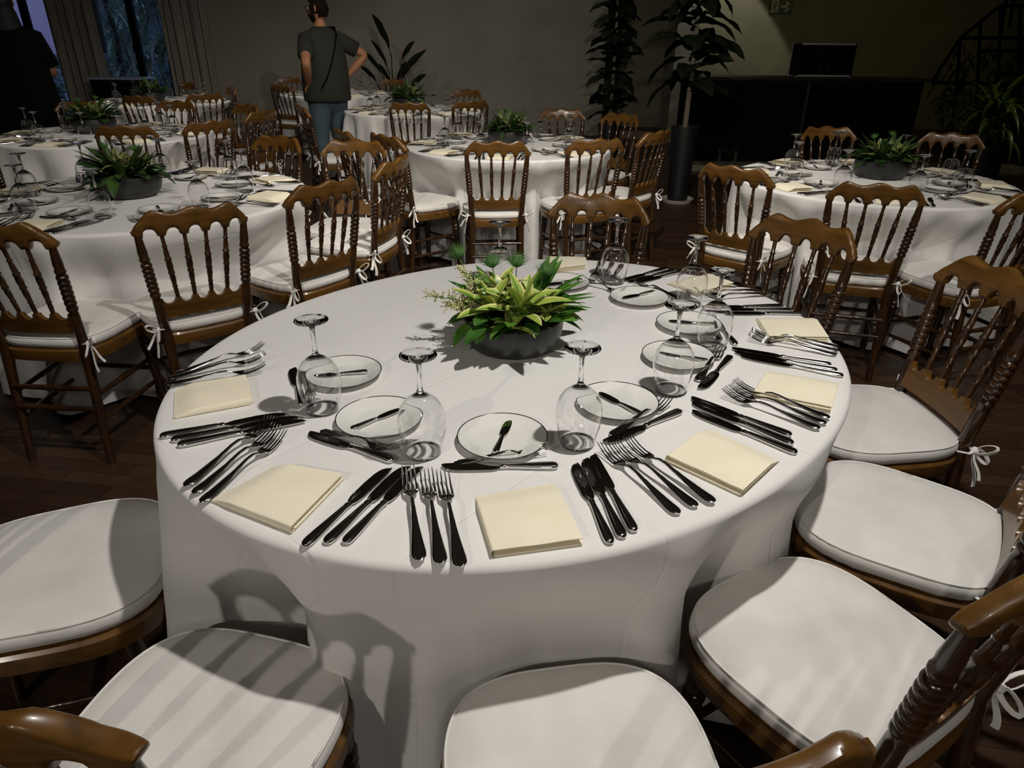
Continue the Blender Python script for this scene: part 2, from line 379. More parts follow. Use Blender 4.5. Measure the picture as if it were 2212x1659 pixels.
def centre_small():
    e = empty('flower_arrangement', (0, 0, 0))
    link('bowl', bowl_mesh(), e)
    link('leafy_foliage', foliage_mesh(31, 46, .105, .080, .105, .038), e)
    for p_, s_ in (((.03, -.05, .10), 41), ((-.055, -.03, .10), 42), ((.0, .05, .11), 43)): link('variegated_rosette', rosette_mesh(s_, 12, .095, .020), e, p_)
    link('spear_leaves', spear_mesh(44, .3, 9, 1.2, .15, .036), e); link('spear_leaves', spear_mesh(45, 3.3, 8, 1.2, .14, .034), e)
    for s_, tx, ty, tz in ((51, -.05, .03, .17), (52, .04, .03, .18), (53, .08, -.02, .14)):
        link('needle_tuft', tuft_mesh(s_, [(tx*.35, ty*.3, .07), (tx*.7, ty*.7, tz*.62), (tx, ty, tz)], 70, .026), e)
    for ch in kids(e):                      # same plants, the weaker light there put into darker leaf colours
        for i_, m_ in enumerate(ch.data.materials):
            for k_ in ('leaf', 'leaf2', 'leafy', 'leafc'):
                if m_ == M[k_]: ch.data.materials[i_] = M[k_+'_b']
    return e

# ---------------------------------------------------------------- chair
def seat_out(n=56, k=1.0, inset=0.0):
    o = []
    for i in range(n):
        a = 2*pi*i/n; c, s_ = cos(a), sin(a)
        ex = .78 if s_ > 0 else .5
        x = .206*math.copysign(abs(c)**(.62 if s_ > 0 else .5), c); y = .205*math.copysign(abs(s_)**ex, s_)
        x *= .90+.13*(y+.2)/.4
        L = hypot(x, y); f = (L-inset)/L*k
        o.append((x*f, y*f))
    return o
def back_y(z): return -.188-(z-.45)*.175
def taller(b):
    b.v = [(x, y-(.035*(z-.5) if z > .5 else 0), .5+(z-.5)*1.055 if z > .5 else z) for x, y, z in b.v]; return b
def crest_mesh():
    b = MB(); n = 121; rings = []
    cus = [-.1065, -.0355, .0355, .1065]
    for i in range(n):
        x = -.1965+.393*i/(n-1); ax = abs(x)
        zt = .884+.0075*cos(x/.392*2*pi*3.0)-.006*(x/.19)**2
        if ax > .125: zt -= .85*(ax-.125)**1.15*1.1
        if ax > .178: zt -= (.018-sqrt(max(0, .018**2-(ax-.178)**2)))*1.4
        edges = [-.178]+cus+[.178]; zb = .802
        for k in range(5):
            a0, a1 = edges[k], edges[k+1]; gap = .0135 if 0 < k < 4 else .0135
            l0 = a0+(gap if k else .0125); l1 = a1-(gap if k < 4 else .0125)
            if l0 < x < l1:
                u = (x-l0)/(l1-l0)*2-1; zb = .802+.026*sqrt(max(0, 1-abs(u)**2.2))
        if ax > .163: zb = .799
        t = .0155; zt = max(zt, zb+.012)
        if ax > .176:                       # the ends are rounded off over the posts
            k = sqrt(max(.02, 1-((ax-.176)/.0205)**2)); mid_ = .824; zt = mid_+(zt-mid_)*k; zb = mid_-(mid_-zb)*k; t *= .35+.65*k
        y0 = back_y(.85)-.012+.040*(x/.19)**2; prof = []
        zm, hz = (zb+zt)/2, (zt-zb)/2
        for j in range(20):
            a_ = 2*pi*j/20; cy_ = math.copysign(abs(cos(a_))**.55, cos(a_)); cz_ = math.copysign(abs(sin(a_))**.6, sin(a_)); z = zm+hz*cz_
            prof.append((x, y0+t*cy_-(z-.85)*.175, z))
        rings.append(prof)
    b.loft(rings); taller(b)
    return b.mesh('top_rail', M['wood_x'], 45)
def lower_rail_mesh():
    b = MB(); n = 91; rings = []; cus = [-.087, -.029, .029, .087]
    for i in range(n):
        x = -.142+.284*i/(n-1); zb = .507; zt = .580
        edges = [-.147]+cus+[.147]
        for k in range(5):
            l0 = edges[k]+.010; l1 = edges[k+1]-.010
            if l0 < x < l1:
                u = (x-l0)/(l1-l0)*2-1; zt = .580-.021*sqrt(max(0, 1-abs(u)**2.2))
        y0 = back_y(.54)+.010*(x/.147)**2; t = .009
        rings.append([(x, y0-t-(z-.54)*.175, z) for z in (zb, (zb+zt)/2, zt-.002)]+[(x, y0-(zt-.54)*.175, zt)]+[(x, y0+t-(z-.54)*.175, z) for z in (zt-.002, (zb+zt)/2, zb)])
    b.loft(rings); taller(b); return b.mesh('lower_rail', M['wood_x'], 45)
def beads(t0, t1, n, r0, r1):
    o = []
    for k in range(n):
        a = t0+(t1-t0)*k/n; d = (t1-t0)/n
        o += [(a, r0), (a+d*.2, r1*.96), (a+d*.5, r1), (a+d*.8, r1*.96), (a+d*.99, r0)]
    return o
def post_mesh(s):
    b = MB()
    p0 = V((s*.147, back_y(.45), .44)); p1 = V((s*.177, back_y(.81)+.021, .81))
    prof = [(0, .018), (.15, .0175), (.36, .0165), (.40, .014), (.415, .0185), (.435, .0185), (.445, .0155)]+beads(.455, .74, 6, .0145, .0195)+[(.75, .0150), (.765, .0178), (.785, .0178), (.795, .0150), (.84, .0165), (.93, .0135), (1, .0115)]
    b.turned(p0, p1, prof, 16)
    b.turned((s*.147, back_y(.45), .46), (s*.156, -.232, 0), [(0, .018), (.05, .0195), (.15, .0195), (.2, .018), (.9, .0145), (1, .0135)], 14)
    taller(b); return b.mesh('back_post', M['wood'], 50)
def spindle_mesh(k):
    b = MB(); xb = (-.087, -.029, .029, .087)[k]; xt = (-.1065, -.0355, .0355, .1065)[k]
    prof = [(0, .0065), (.08, .0078), (.16, .0085), (.19, .0065), (.2, .0095), (.215, .0095), (.225, .0072), (.34, .0105), (.40, .0095), (.41, .0120), (.425, .0120), (.435, .0095), (.53, .0120), (.60, .0105), (.61, .0125), (.625, .0125), (.635, .0095), (.74, .0088), (.79, .0065), (.80, .0092), (.815, .0092), (.825, .0065), (1, .0072)]
    b.turned((xb, back_y(.575)+.010*(xb/.147)**2, .570), (xt, back_y(.81)-.012+.040*(xt/.19)**2, .812), prof, 10)
    taller(b); return b.mesh('spindle', M['wood'], 50)
def bow_mesh(s):
    b = MB(); rnd = random.Random(s+5); c = V((s*.178, -.205, .472))
    b.ball(c, .011, 8, 6)
    b.tube([(s*.135, -.176, .466), (s*.155, -.205, .470), c], [.004, .005, .006], 6, flat=.4)
    b.tube([(s*.168, -.165, .466), (s*.188, -.185, .470), c], [.004, .005, .006], 6, flat=.4)
    for d, ln, dz in (((s*.8, -.5), .052, .028), ((s*.2, -.9), .045, -.03)):
        pts = []
        for i in range(13):
            a = 2*pi*i/12; r_ = ln*.5*(1-cos(a)); w_ = .012*sin(a)
            pts.append(c+V((d[0]*r_-d[1]*w_*.4, d[1]*r_+d[0]*w_*.4, dz*(1-cos(a))*.5+w_*1.0)))
        b.tube(pts, .0055, 6, flat=.28, up=(d[0], d[1], .3))
    for dx, dy, ln in ((s*.02, -.012, .10), (s*.045, .0, .065)):
        pts = [c+V((dx*t, dy*t+.004*sin(6*t), -ln*t)) for t in [i/8 for i in range(9)]]
        b.tube(pts, [.004+.004*i/8 for i in range(9)], 6, flat=.2, up=(1, .3, 0))
    return b.mesh('cushion_tie', M['ribbon'], 60)
def cushion_mesh():
    b = MB(); rings = []
    for ins, z in ((.030, .4455), (.008, .447), (.001, .455), (-.002, .465), (.000, .478), (.004, .4835), (.010, .487), (.03, .4915), (.06, .495), (.10, .497), (.15, .4975)):
        rings.append([(x, y, z + (.0012*sin(40*atan2(y, x)+z*300) if .01 > ins > -.01 else .0009*noise.noise(V((x*12, y*12, 1))))) for x, y in seat_out(72, 1, ins)])
    b.loft(rings); return b.mesh('cushion', M['cushion'], 0)
def piping_mesh():
    b = MB(); pts = [(x, y, .4845) for x, y in seat_out(72, 1, .0035)]; pts += pts[:2]
    b.tube(pts, .0022, 6, cap=False, up=(0, 0, 1)); return b.mesh('piping', M['ribbon'], 0)
def chair_proto():
    e = empty('banquet_chair')
    b = MB(); b.loft([[(x, y, z) for x, y in seat_out(56, 1, i)] for i, z in ((.010, .395), (-.002, .399), (-.006, .425), (-.006, .438), (.0, .4445), (.02, .4455))])
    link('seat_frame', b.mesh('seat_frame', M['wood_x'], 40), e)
    cu = link('cushion', cushion_mesh(), e); link('piping', piping_mesh(), cu)
    link('top_rail', crest_mesh(), e); link('lower_rail', lower_rail_mesh(), e)
    for k in range(4): link('spindle', spindle_mesh(k), e)
    for s in (-1, 1):
        link('back_post', post_mesh(s), e); link('cushion_tie', bow_mesh(s), e)
        b = MB(); b.turned((s*.160, .125, .40), (s*.178, .150, 0), [(0, .020), (.08, .021), (.14, .0205), (.16, .017), (.175, .023), (.20, .023), (.215, .017), (.235, .0215), (.255, .0215), (.27, .0175), (.35, .0195), (.8, .0145), (.86, .0135), (.88, .0165), (.91, .0165), (.93, .013), (1, .0125)], 14)
        link('leg', b.mesh('leg', M['wood'], 50), e)
        for z in (.17, .27):
            b = MB(); b.turned((s*.153, -.215, z), (s*.171, .140, z), [(0, .008), (.3, .010), (.42, .0105), (.44, .0125), (.46, .0105), (.54, .0105), (.56, .0125), (.58, .0105), (.7, .010), (1, .008)], 8)
            link('stretcher', b.mesh('stretcher', M['wood'], 50), e)
    for y, z, hw in ((-.222, .22, .150), (-.217, .30, .150), (.143, .22, .168)):
        b = MB(); b.turned((-hw, y, z), (hw, y, z), [(0, .008), (.3, .010), (.43, .0105), (.445, .0125), (.46, .0105), (.49, .0105), (.505, .0125), (.52, .0105), (.55, .0105), (.565, .0125), (.58, .0105), (.7, .010), (1, .008)], 8)
        link('stretcher', b.mesh('stretcher', M['wood'], 50), e)
    return e
CH0 = chair_proto(); ch_used = [False]
CHAIRS = []
def chair(x, y, hd, label, group):
    if not ch_used[0]: o = CH0; ch_used[0] = True
    else: o = copy_tree(CH0)
    o.location = (x, y, 0); o.rotation_euler = (0, 0, R(hd-90)); tag(o, label, 'chair', group)
    CHAIRS.append((x, y, R(hd))); return o
def chair_back(u0, v0, u1, v1, hd, label, group, z=.88, free=False):
    """chair from the two ends of its top rail; hd = facing direction in degrees"""
    a = at(u0, v0, z); c = at(u1, v1, z); mid = (a+c)/2; T = None if free else TG.get(group)
    if T:       # rail stays on its sight line but clear of its table
        eye = V((0, 0, CZ)); best = None
        for k in range(70, 135):
            q = eye+(mid-eye)*(k/100); d = hypot(q.x-T[0], q.y-T[1])
            e = max(0, T[2]+.20-d)*8+max(0, d-T[2]-.55)*3+abs(k-100)*.01
            if best is None or e < best[0]: best = (e, q)
        mid = best[1]
    h = R(hd); return chair(mid.x+.262*cos(h), mid.y+.262*sin(h), hd, label, group)

# ---------------------------------------------------------------- chairs (rail ends read off the photo, then set out round their tables)
T1 = (.033, 1.541); T2 = (-1.745, 3.307); T3 = (-3.09, 5.53); T4 = (-4.0, 8.45); T5 = (-.034, 5.12); T6 = (-1.04, 7.66); T7 = (-2.35, 9.9); T8 = (1.93, 3.87)
TG = {'chairs around the nearest table': (*T1, .77), 'chairs around the left middle table': (*T2, .75), 'chairs around the left back table': (*T3, .76), 'chairs around the far left table': (*T4, .74),
      'chairs around the far table behind the man': (*T7, .72), 'chairs around the far centre table': (*T6, .70), 'chairs around the middle centre table': (*T5, .72), 'chairs around the right table': (*T8, .71)}
g = 'chairs around the nearest table'
chair(.111, .635, 99.5, 'dark wood chair whose white seat fills the bottom centre of the view', g)
chair(.556, .893, 122, 'dark wood chair right of the bottom centre seat, its turned post in front', g)
chair(.868, 1.26, 145, 'dark wood chair at the right edge, second seat up from the bottom right', g)
chair(1.0, 1.723, 184, 'dark wood chair at right with its back and tied ribbon fully in view', g)
chair(-.905, 1.085, 20, 'dark wood chair at the left edge whose seat is crossed by the table shadow', g)
chair(-.475, .70, 76, 'dark wood chair at bottom left with a glossy rail corner in view', g)
chair_back(1202, 432, 1397, 448, 250, 'amber-topped wood chair behind the far side of the nearest table', g, .88)
chair_back(1650, 475, 1848, 520, 217, 'amber-topped wood chair behind the upper right of the nearest table', g, .88)
g = 'chairs around the left middle table'
chair_back(288, 478, 527, 448, 127, 'wood chair seen from behind in front of the left middle table, bow on each side', g, .88)
chair_back(-150, 492, 104, 500, 86, 'wood chair cut by the left edge in front of the left middle table', g, .88)
chair_back(629, 415, 774, 395, 143, 'wood chair with amber rail at the right of the left middle table', g, .88)
chair_back(547, 304, 655, 306, 242, 'wood chair facing the camera behind the left middle table', g, .88)
g = 'chairs around the left back table'
chair_back(400, 273, 503, 265, 140, 'wood chair seen from behind at the right front of the left back table', g, .88)
chair(-2.60, 5.02, 105, 'wood chair seen from behind above the leafy bowl of the left middle table', g)
chair(-3.28, 4.55, 88, 'wood chair cut by the left edge in front of the left back table', g)
chair_back(340, 225, 420, 225, 262, 'wood chair facing the camera behind the left back table', g, .88)
chair_back(140, 215, 193, 215, 280, 'wood chair half hidden behind the leafy bowl of the left back table', g, .88)
g = 'chairs around the far left table'
chair_back(253, 213, 345, 213, 84, 'dark chair seen from behind in front of the far left table', g, .88)
chair_back(410, 207, 475, 207, 130, 'dark chair seen from behind at the right front of the far left table', g, .88)
chair_back(382, 188, 437, 190, 235, 'dark chair beside the right curtain behind the far left table', g, .88)
chair_back(485, 192, 518, 195, 215, 'dark chair side-on by the wall right of the curtain', g, .88, True)
chair_back(512, 232, 555, 232, 232, 'chair with an amber rail standing in the aisle left of the standing man', g, .88, True)
chair_back(553, 250, 578, 243, 160, 'dark chair turned edge-on in the aisle left of the standing man', g, .88, True)
g = 'chairs around the far table behind the man'
chair_back(587, 185, 625, 188, 62, 'dark chair with white tied cushion left of the table behind the standing man', g, .88)
chair_back(608, 172, 640, 172, 270, 'dark chair at the back wall behind the table behind the standing man', g, .88)
chair_back(830, 178, 870, 178, 250, 'dark chair behind the far centre table near the banana plant', g, .88)
g = 'chairs around the far centre table'
chair_back(843, 227, 925, 228, 92, 'dark chair seen from behind in front of the far centre table', g, .88)
chair_back(987, 225, 1048, 223, 118, 'dark chair seen from behind at the right of the far centre table', g, .88)
chair_back(980, 198, 1035, 200, 250, 'chair with amber rail behind the far centre table', g, .88)
chair_back(640, 228, 668, 245, 25, 'dark chair left of the far centre table, in front of the man', g, .88, True)
chair_back(727, 283, 755, 296, 30, 'dark chair with a shiny rail edge at the standing man\'s feet', g, .88, True)
g = 'chairs around the middle centre table'
chair_back(1008, 315, 1140, 315, 95, 'wood chair seen from behind with two bows in front of the middle centre table', g, .88)
chair_back(1238, 312, 1340, 308, 110, 'wood chair seen from behind at the right front of the middle centre table', g, .88)
chair_back(1175, 243, 1253, 243, 272, 'wood chair facing the camera behind the middle centre table', g, .88)
chair_back(796, 293, 870, 308, 42, 'wood chair at the left of the middle centre table, cushion bulging', g, .88)
chair_back(727, 313, 805, 315, 265, 'wood chair in the aisle between the left middle and middle centre tables', g, .88, True)
chair_back(828, 372, 872, 338, 165, 'dark wood chair turned away between the two middle tables, edge-on', g, .88, True)
chair_back(1395, 300, 1440, 285, 140, 'wood chair with a bow at the right of the middle centre table', g, .88)
chair_back(1320, 252, 1365, 255, 222, 'wood chair behind the middle centre table beside the shadowed plant', g, .88, True)
g = 'chairs around the right table'
chair_back(1525, 362, 1652, 380, 47, 'wood chair turned to the right at the left of the right-hand table', g, .88)
chair_back(1795, 402, 2005, 418, 73, 'wood chair seen from behind in front of the right-hand table', g, .88)
chair_back(1733, 283, 1845, 283, 272, 'wood chair facing the camera behind the right-hand table, left one', g, .88)
chair_back(1995, 292, 2122, 302, 240, 'wood chair facing the camera behind the right-hand table, right one', g, .88)
chair_back(2158, 440, 2330, 415, 110, 'wood chair cut by the right edge in front of the right-hand table', g, .88)

# ---------------------------------------------------------------- tables with cloths
def edge_r(phi, R0, e2=0.0): return R0 + e2*sin(2*phi)
def push_in(tx, ty, R0, e2):
    """how far chair seats push the hanging cloth in, per degree"""
    n = 360; raw = [0]*n
    for cx, cy, h in CHAIRS:
        if hypot(cx-tx, cy-ty) > R0+.6: continue
        F_ = (cos(h), sin(h)); S_ = (F_[1], -F_[0])
        for k in range(n):
            a = 2*pi*k/n; r_ = R0*.45
            while r_ < R0+.05:
                dx, dy = tx+r_*cos(a)-cx, ty+r_*sin(a)-cy
                lx = dx*S_[0]+dy*S_[1]; ly = dx*F_[0]+dy*F_[1]
                if abs(lx) < .215 and -.25 < ly < .214-.13*(abs(lx)/.215)**3:
                    raw[k] = max(raw[k], edge_r(a, R0, e2)+.012-r_); break
                r_ += .004
    out = []
    for k in range(n):
        m_ = 0
        for j in range(-9, 10): m_ = max(m_, raw[(k+j) % n]*cos(min(1, abs(j)/10)*pi/2)**.5)
        out.append(m_)
    sm = [sum(out[(k+j) % n] for j in range(-4, 5))/9 for k in range(n)]
    return [max(a, b) for a, b in zip(sm, out)]
def table_cloth(tx, ty, R0, e2, seed, label, detail=1, zb=.012):
    rnd = random.Random(seed); n = 720 if detail else 300
    pin = push_in(tx, ty, R0, e2)
    ph = [rnd.uniform(0, 2*pi) for _ in range(8)]; fr = [7, 11, 16, 23]; am = [.45, .75, .55, .25]
    def fold(a): return sum(A*sin(f_*a+p_+.5*sin(3*a+ph[5])) for f_, A, p_ in zip(fr, am, ph))
    rings = []
    tops = [.001, .15, .3, .45, .6, .75, .88, .95, .975]
    for t in tops: rings.append([(t*edge_r(2*pi*k/n, R0-.0, e2)*cos(2*pi*k/n), t*edge_r(2*pi*k/n, R0, e2)*sin(2*pi*k/n), .76) for k in range(n)])
    rc = .014
    for q in (.25, .55, .8, 1.0):
        aa = q*pi/2
        rings.append([((edge_r(2*pi*k/n, R0, e2)-rc+rc*sin(aa))*cos(2*pi*k/n), (edge_r(2*pi*k/n, R0, e2)-rc+rc*sin(aa))*sin(2*pi*k/n), .76-rc+rc*cos(aa)) for k in range(n)])
    nz = 26 if detail else 14
    for i in range(1, nz+1):
        t = (i/nz); z = .746-(.746-zb)*t; row = []
        for k in range(n):
            a = 2*pi*k/n; f_ = fold(a+.10*t*sin(2*a+ph[6])); d = pin[int(k*360/n) % 360]
            wz = min(1, max(0, (.735-z)/.20)); wz = wz*wz*(3-2*wz)
            amp = (.006+(.088 if e2 else .072)*t**.8)
            sharp = f_*abs(f_)**.25
            rr = edge_r(a, R0, e2)+.010*t+amp*sharp*(1-.35*min(1, d/.05))-d*wz + .006*noise.noise(V((a*9, z*7, seed)))*t
            zz = z if i < nz else zb+.010*sin(5*a+ph[7])+.010
            row.append((rr*cos(a), rr*sin(a), zz))
        rings.append(row)
    b = MB(); b.loft(rings[::-1], cap=False)
    b.add([rings[0][k] for k in range(n)], [tuple(range(n))])
    o = b.build('tablecloth', M['cloth'], None, (tx, ty, 0), sharp=0)
    tag(o, label, 'tablecloth', 'white tablecloths on the round tables')
    # the folding table under the cloth
    e = empty('round_table', (tx, ty, 0)); tag(e, 'round table under the '+label, 'table', 'round banquet tables')
    b = MB(); rt = (R0-.09 if e2 else R0-.02)
    b.lathe([(.001, .722), (rt-.01, .722), (rt-.002, .732), (rt-.002, .75), (rt-.008, .7575), (.001, .7575)], seg=64, cap=False)
    b.build('tabletop', M['wood'], e)
    for i in range(4):
        a = pi/4+i*pi/2; b = MB(); b.tube([(.42*cos(a), .42*sin(a), .722), (.46*cos(a), .46*sin(a), 0)], .016, 10); b.build('leg', M['black'], e)
    return o
TABLES = {
 'near': (T1, .766, .0655, 1, 'white floor-length cloth on the large nearest table'),
 'leftmid': (T2, .75, 0, 1, 'white floor-length cloth on the left middle table'),
 'leftback': (T3, .76, 0, 0, 'white cloth on the left back table, behind the left middle one'),
 'farleft': (T4, .74, 0, 0, 'white cloth on the far left table under the window'),
 'centre': (T5, .72, 0, 0, 'white cloth on the middle centre table behind the nearest one'),
 'farcentre': (T6, .70, 0, 0, 'white cloth on the far centre table right of the man'),
 'farman': (T7, .72, 0, 0, 'white cloth on the farthest table behind the man'),
 'right': (T8, .71, 0, 1, 'white cloth on the right-hand table beside the dark bar'),
}
for i, (k, (c, r_, e2, dt, lb)) in enumerate(TABLES.items()): table_cloth(c[0], c[1], r_, e2, i+3, lb, dt)

# ---------------------------------------------------------------- tableware prototypes
TZ = .7605
def ell(cx, y, cz, w_, h_, n=10, p=1.0):
    return [(cx+w_*.5*math.copysign(abs(cos(2*pi*j/n))**p, cos(2*pi*j/n)), y, cz+h_*.5*math.copysign(abs(sin(2*pi*j/n))**p, sin(2*pi*j/n))) for j in range(n)]
def interp(tab, t):
    for i in range(len(tab)-1):
        a, b = tab[i], tab[i+1]
        if t <= b[0]:
            u = (t-a[0])/(b[0]-a[0]); return [a[j]+(b[j]-a[j])*u for j in range(1, len(a))]
    return list(tab[-1][1:])
def dinner_knife(L=.228, kind=0):
    """lies along +y, handle end at y=0"""
    hl = L*.50; h = MB()
    # handle: t, width, height
    tab = [(0, .004, .003), (.015, .012, .007), (.05, .0165, .0088), (.12, .0185, .0092), (.3, .0170, .0088), (.6, .0130, .0078), (.85, .0100, .0070), (.92, .0100, .0070), (.94, .0122, .0078), (.97, .0122, .0078), (1, .0100, .0045)]
    rg = []
    for i in range(40):
        t = (i/39)**1.25 if i < 39 else 1; w_, hh = interp(tab, t); rg.append(ell(0, t*hl, .0048, w_*(L/.228)**.5, hh, 14, .8))
    h.loft(rg)
    # raised thread line along the handle border
    for s in (-1, 1):
        pts = []
        for i in range(18):
            t = .03+.85*i/17; w_, hh = interp(tab, t); pts.append((s*w_*.36, t*hl, .0048+hh*.40))
        h.tube(pts, .0007, 5)
    bl = MB(); bt = [(0, -.0050, .0050), (.06, -.0085, .0085), (.15, -.0108, .0098), (.5, -.0120, .0098), (.75, -.0112, .0096), (.88, -.0085, .0092), (.95, -.0045, .0086), (.985, .000, .0080), (1, .0045, .0066)]
    if kind == 1: bt = [(0, -.0035, .0035), (.08, -.0075, .0060), (.2, -.0100, .0085), (.55, -.0105, .0095), (.8, -.0085, .0085), (.93, -.005, .006), (1, -.0008, .001)]
    rg = []
    for i in range(30):
        t = i/29; a, c = interp(bt, t); y = hl+t*(L-hl); z = .0045+.0006*sin(t*3)
        rg.append([(a, y, z), (a+.002, y, z+.0006), (c-.002, y, z+.0013), (c, y, z+.0010), (c, y, z-.0008), (c-.002, y, z-.0011), (a+.002, y, z-.0005)])
    bl.loft(rg)
    return [('handle', h.mesh('handle', M['steel'], 60)), ('blade', bl.mesh('blade', M['blade'], 50))]
def dinner_fork(L=.222):
    b = MB(); hl = L*.66
    def zc(y):
        t = y/L
        return interp([(0, .0035), (.12, .0040), (.35, .0085), (.52, .0145), (.60, .0145), (.68, .0085), (.74, .0042), (.80, .0035), (.88, .0065), (.95, .0125), (1, .0185)], t)[0]
    tab = [(0, .006, .0022), (.02, .0150, .0032), (.07, .0205, .0036), (.14, .0205, .0036), (.3, .0160, .0036), (.55, .0100, .0038), (.8, .0062, .0044), (.93, .0060, .0048), (1, .0068, .0040)]
    rg = []
    for i in range(36):
        t = i/35; w_, hh = interp(tab, t); rg.append(ell(0, t*hl, zc(t*hl), w_, hh, 12, .8))
    b.loft(rg)
    for s in (-1, 1):
        pts = [(s*interp(tab, .03+.6*i/13)[0]*.38, (.03+.6*i/13)*hl, zc((.03+.6*i/13)*hl)+interp(tab, .03+.6*i/13)[1]*.42) for i in range(14)]
        b.tube(pts, .0007, 5)
    hd = MB(); st = [(0, .0068), (.25, .0115), (.5, .0205), (.75, .0242), (1, .0248)]; y1 = L*.77; rg = []
    for i in range(14):
        t = i/13; w_ = interp(st, t)[0]; y = hl+(y1-hl)*t; z = zc(y); cup = .0018*t
        rg.append([(x*w_*.5, y, z+cup*abs(x)**2+dz) for x, dz in ((-1, 0), (-.5, .0009), (0, .001), (.5, .0009), (1, 0), (.5, -.0011), (0, -.0012), (-.5, -.0011))])
    hd.loft(rg)
    for k in range(4):
        x = (-.0103, -.0035, .0035, .0103)[k]; rg = []
        for i in range(14):
            t = i/13; y = y1-.002+(L-y1+.002)*t; z = zc(y)+.0012*(abs(x)/.0103)**2; ww = .0042*(1-.55*t) if t < .93 else .0011; rg.append([(x*(1-.05*t)+q*ww*.5, y, z+r_*.0011) for q, r_ in ((-1, 0), (-.5, 1), (.5, 1), (1, 0), (.5, -1), (-.5, -1))])
        hd.loft(rg)
    return [('handle', b.mesh('handle', M['steel'], 60)), ('fork_head', hd.mesh('fork_head', M['steel'], 50))]
def proto(kind, parts):
    return kind, parts
def place(kind, parts, loc, rz, label, cat, group, scale=1.0, tilt=0.0):
    e = empty(kind, loc, rz)
    if tilt: e.rotation_euler = (tilt, 0, rz)
    if scale != 1: e.scale = (scale, scale, scale)
    for nm, me in parts: link(nm, me, e)
    return tag(e, label, cat, group)
KN = dinner_knife(); DK = dinner_knife(.196); BK = dinner_knife(.142, 1); FK = dinner_fork(.222); DF = dinner_fork(.180)

def plate_parts():
    b = MB(); r_ = .0835
    b.lathe([(.001, .0035), (.045, .0035), (.052, .0045), (.058, .0075), (.074, .0115), (.0825, .0142), (r_, .0148), (r_+.0004, .0138), (.078, .0105), (.060, .0048), (.050, .0), (.044, .0), (.043, .0012), (.001, .0014)][::-1], seg=72, cap=False)
    k = MB(); k.lathe([(.0822, .01435), (.0828, .0149), (.0836, .0153), (.0842, .0148), (.0840, .0138)], seg=72, cap=False)
    return [('dish', b.mesh('dish', M['china'], 60)), ('rim_line', k.mesh('rim_line', M['rim'], 0))]
PL = plate_parts()
def goblet():
    bw_ = [(.0320, 0.0), (.0335, .008), (.0372, .025), (.0408, .043), (.0428, .060), (.0420, .076), (.0375, .092), (.0290, .105), (.0180, .1145), (.0095, .1195)]
    inn = [(r_-.0011, z) for r_, z in bw_[:-2]]+[(.0165, .1125), (.006, .1160), (.0005, .1165)]
    b = MB(); b.lathe([(.0005, .1165)]+inn[::-1][1:]+[(.0316, -.0002+.0004)]+bw_, seg=48, cap=False)
    # continue the outer skin into the stem and foot (one blown piece)
    st = [(.0095, .1195), (.0062, .1235), (.0048, .130), (.0040, .145), (.0040, .160), (.0048, .174), (.0075, .183), (.013, .1875), (.0235, .1900), (.0318, .1915), (.0324, .1925), (.0318, .1935), (.018, .1935), (.0005, .1932)]
    s_ = MB(); s_.lathe([(.0005, .1175), (.0094, .1190)]+st, seg=40, cap=False)
    return [('glass_bowl', b.mesh('glass_bowl', M['glass'], 0)), ('stem_and_foot', s_.mesh('stem_and_foot', M['glass'], 0))]
GL = goblet()

def napkin_mesh(c, seed, layers=4, lift=.014, open_edge=(0, 1)):
    """c: four corners (x,y) going round; stack of folded paper sheets"""
    rnd = random.Random(seed); b = MB(); n = 12
    def S(u, v_, sh=(0, 0)):
        x = (1-u)*(1-v_)*c[0][0]+u*(1-v_)*c[1][0]+u*v_*c[2][0]+(1-u)*v_*c[3][0]
        y = (1-u)*(1-v_)*c[0][1]+u*(1-v_)*c[1][1]+u*v_*c[2][1]+(1-u)*v_*c[3][1]
        return x+sh[0], y+sh[1]
    zz = 0
    for k in range(layers):
        sh = (rnd.uniform(-.004, .004), rnd.uniform(-.004, .004)) if k < layers-1 else (0, 0)
        ins = .0 if k == layers-1 else rnd.uniform(-.012, .03)
        zt = .0012+lift*(k/(layers-1))**1.2; top = []
        for i in range(n+1):
            row = []
            for j in range(n+1):
                u, v_ = i/n, j/n; uu = u if k == layers-1 else ins+(1-2*ins)*u
                x, y = S(uu, v_, sh)
                edge = min(1, 3.5*min(v_+.05, 1)); bulge = .0022*sin(pi*u)*sin(pi*v_)+.0012*noise.noise(V((u*3, v_*3, seed+k)))
                z = .0008+(zt-.0008)*(edge if k else 1)+bulge*(k/(layers-1))
                row.append((x, y, z))
            top.append(row)
        b.loft(top, cap=False, closed=False)
        b.loft([[(p[0], p[1], p[2]-.0011) for p in r_] for r_ in top][::-1], cap=False, closed=False)
        rim = [top[0][j] for j in range(n+1)]+[top[i][n] for i in range(1, n+1)]+[top[n][j] for j in range(n-1, -1, -1)]+[top[i][0] for i in range(n-1, 0, -1)]
        b.loft([[p, (p[0], p[1], p[2]-.0011)] for p in rim]+[[rim[0], (rim[0][0], rim[0][1], rim[0][2]-.0011)]], cap=False, closed=False)
        if k in (1, layers-1) :     # the fold: a rounded side joining this sheet to the one below
            fold = []
            for j in range(n+1):
                p = top[0][j]; q = S(0, j/n, (0, 0)); dx, dy = S(0, j/n)[0]-S(.05, j/n)[0], S(0, j/n)[1]-S(.05, j/n)[1]; l_ = hypot(dx, dy); dx, dy = dx/l_, dy/l_
                hh = p[2]/2
                fold.append([(p[0]+dx*hh*.55*sin(a), p[1]+dy*hh*.55*sin(a), hh+hh*cos(a)) for a in [pi*m_/6 for m_ in range(7)]])
            b.loft(fold, cap=False, closed=False)
    return b.mesh('napkin', M['napkin'], 35)

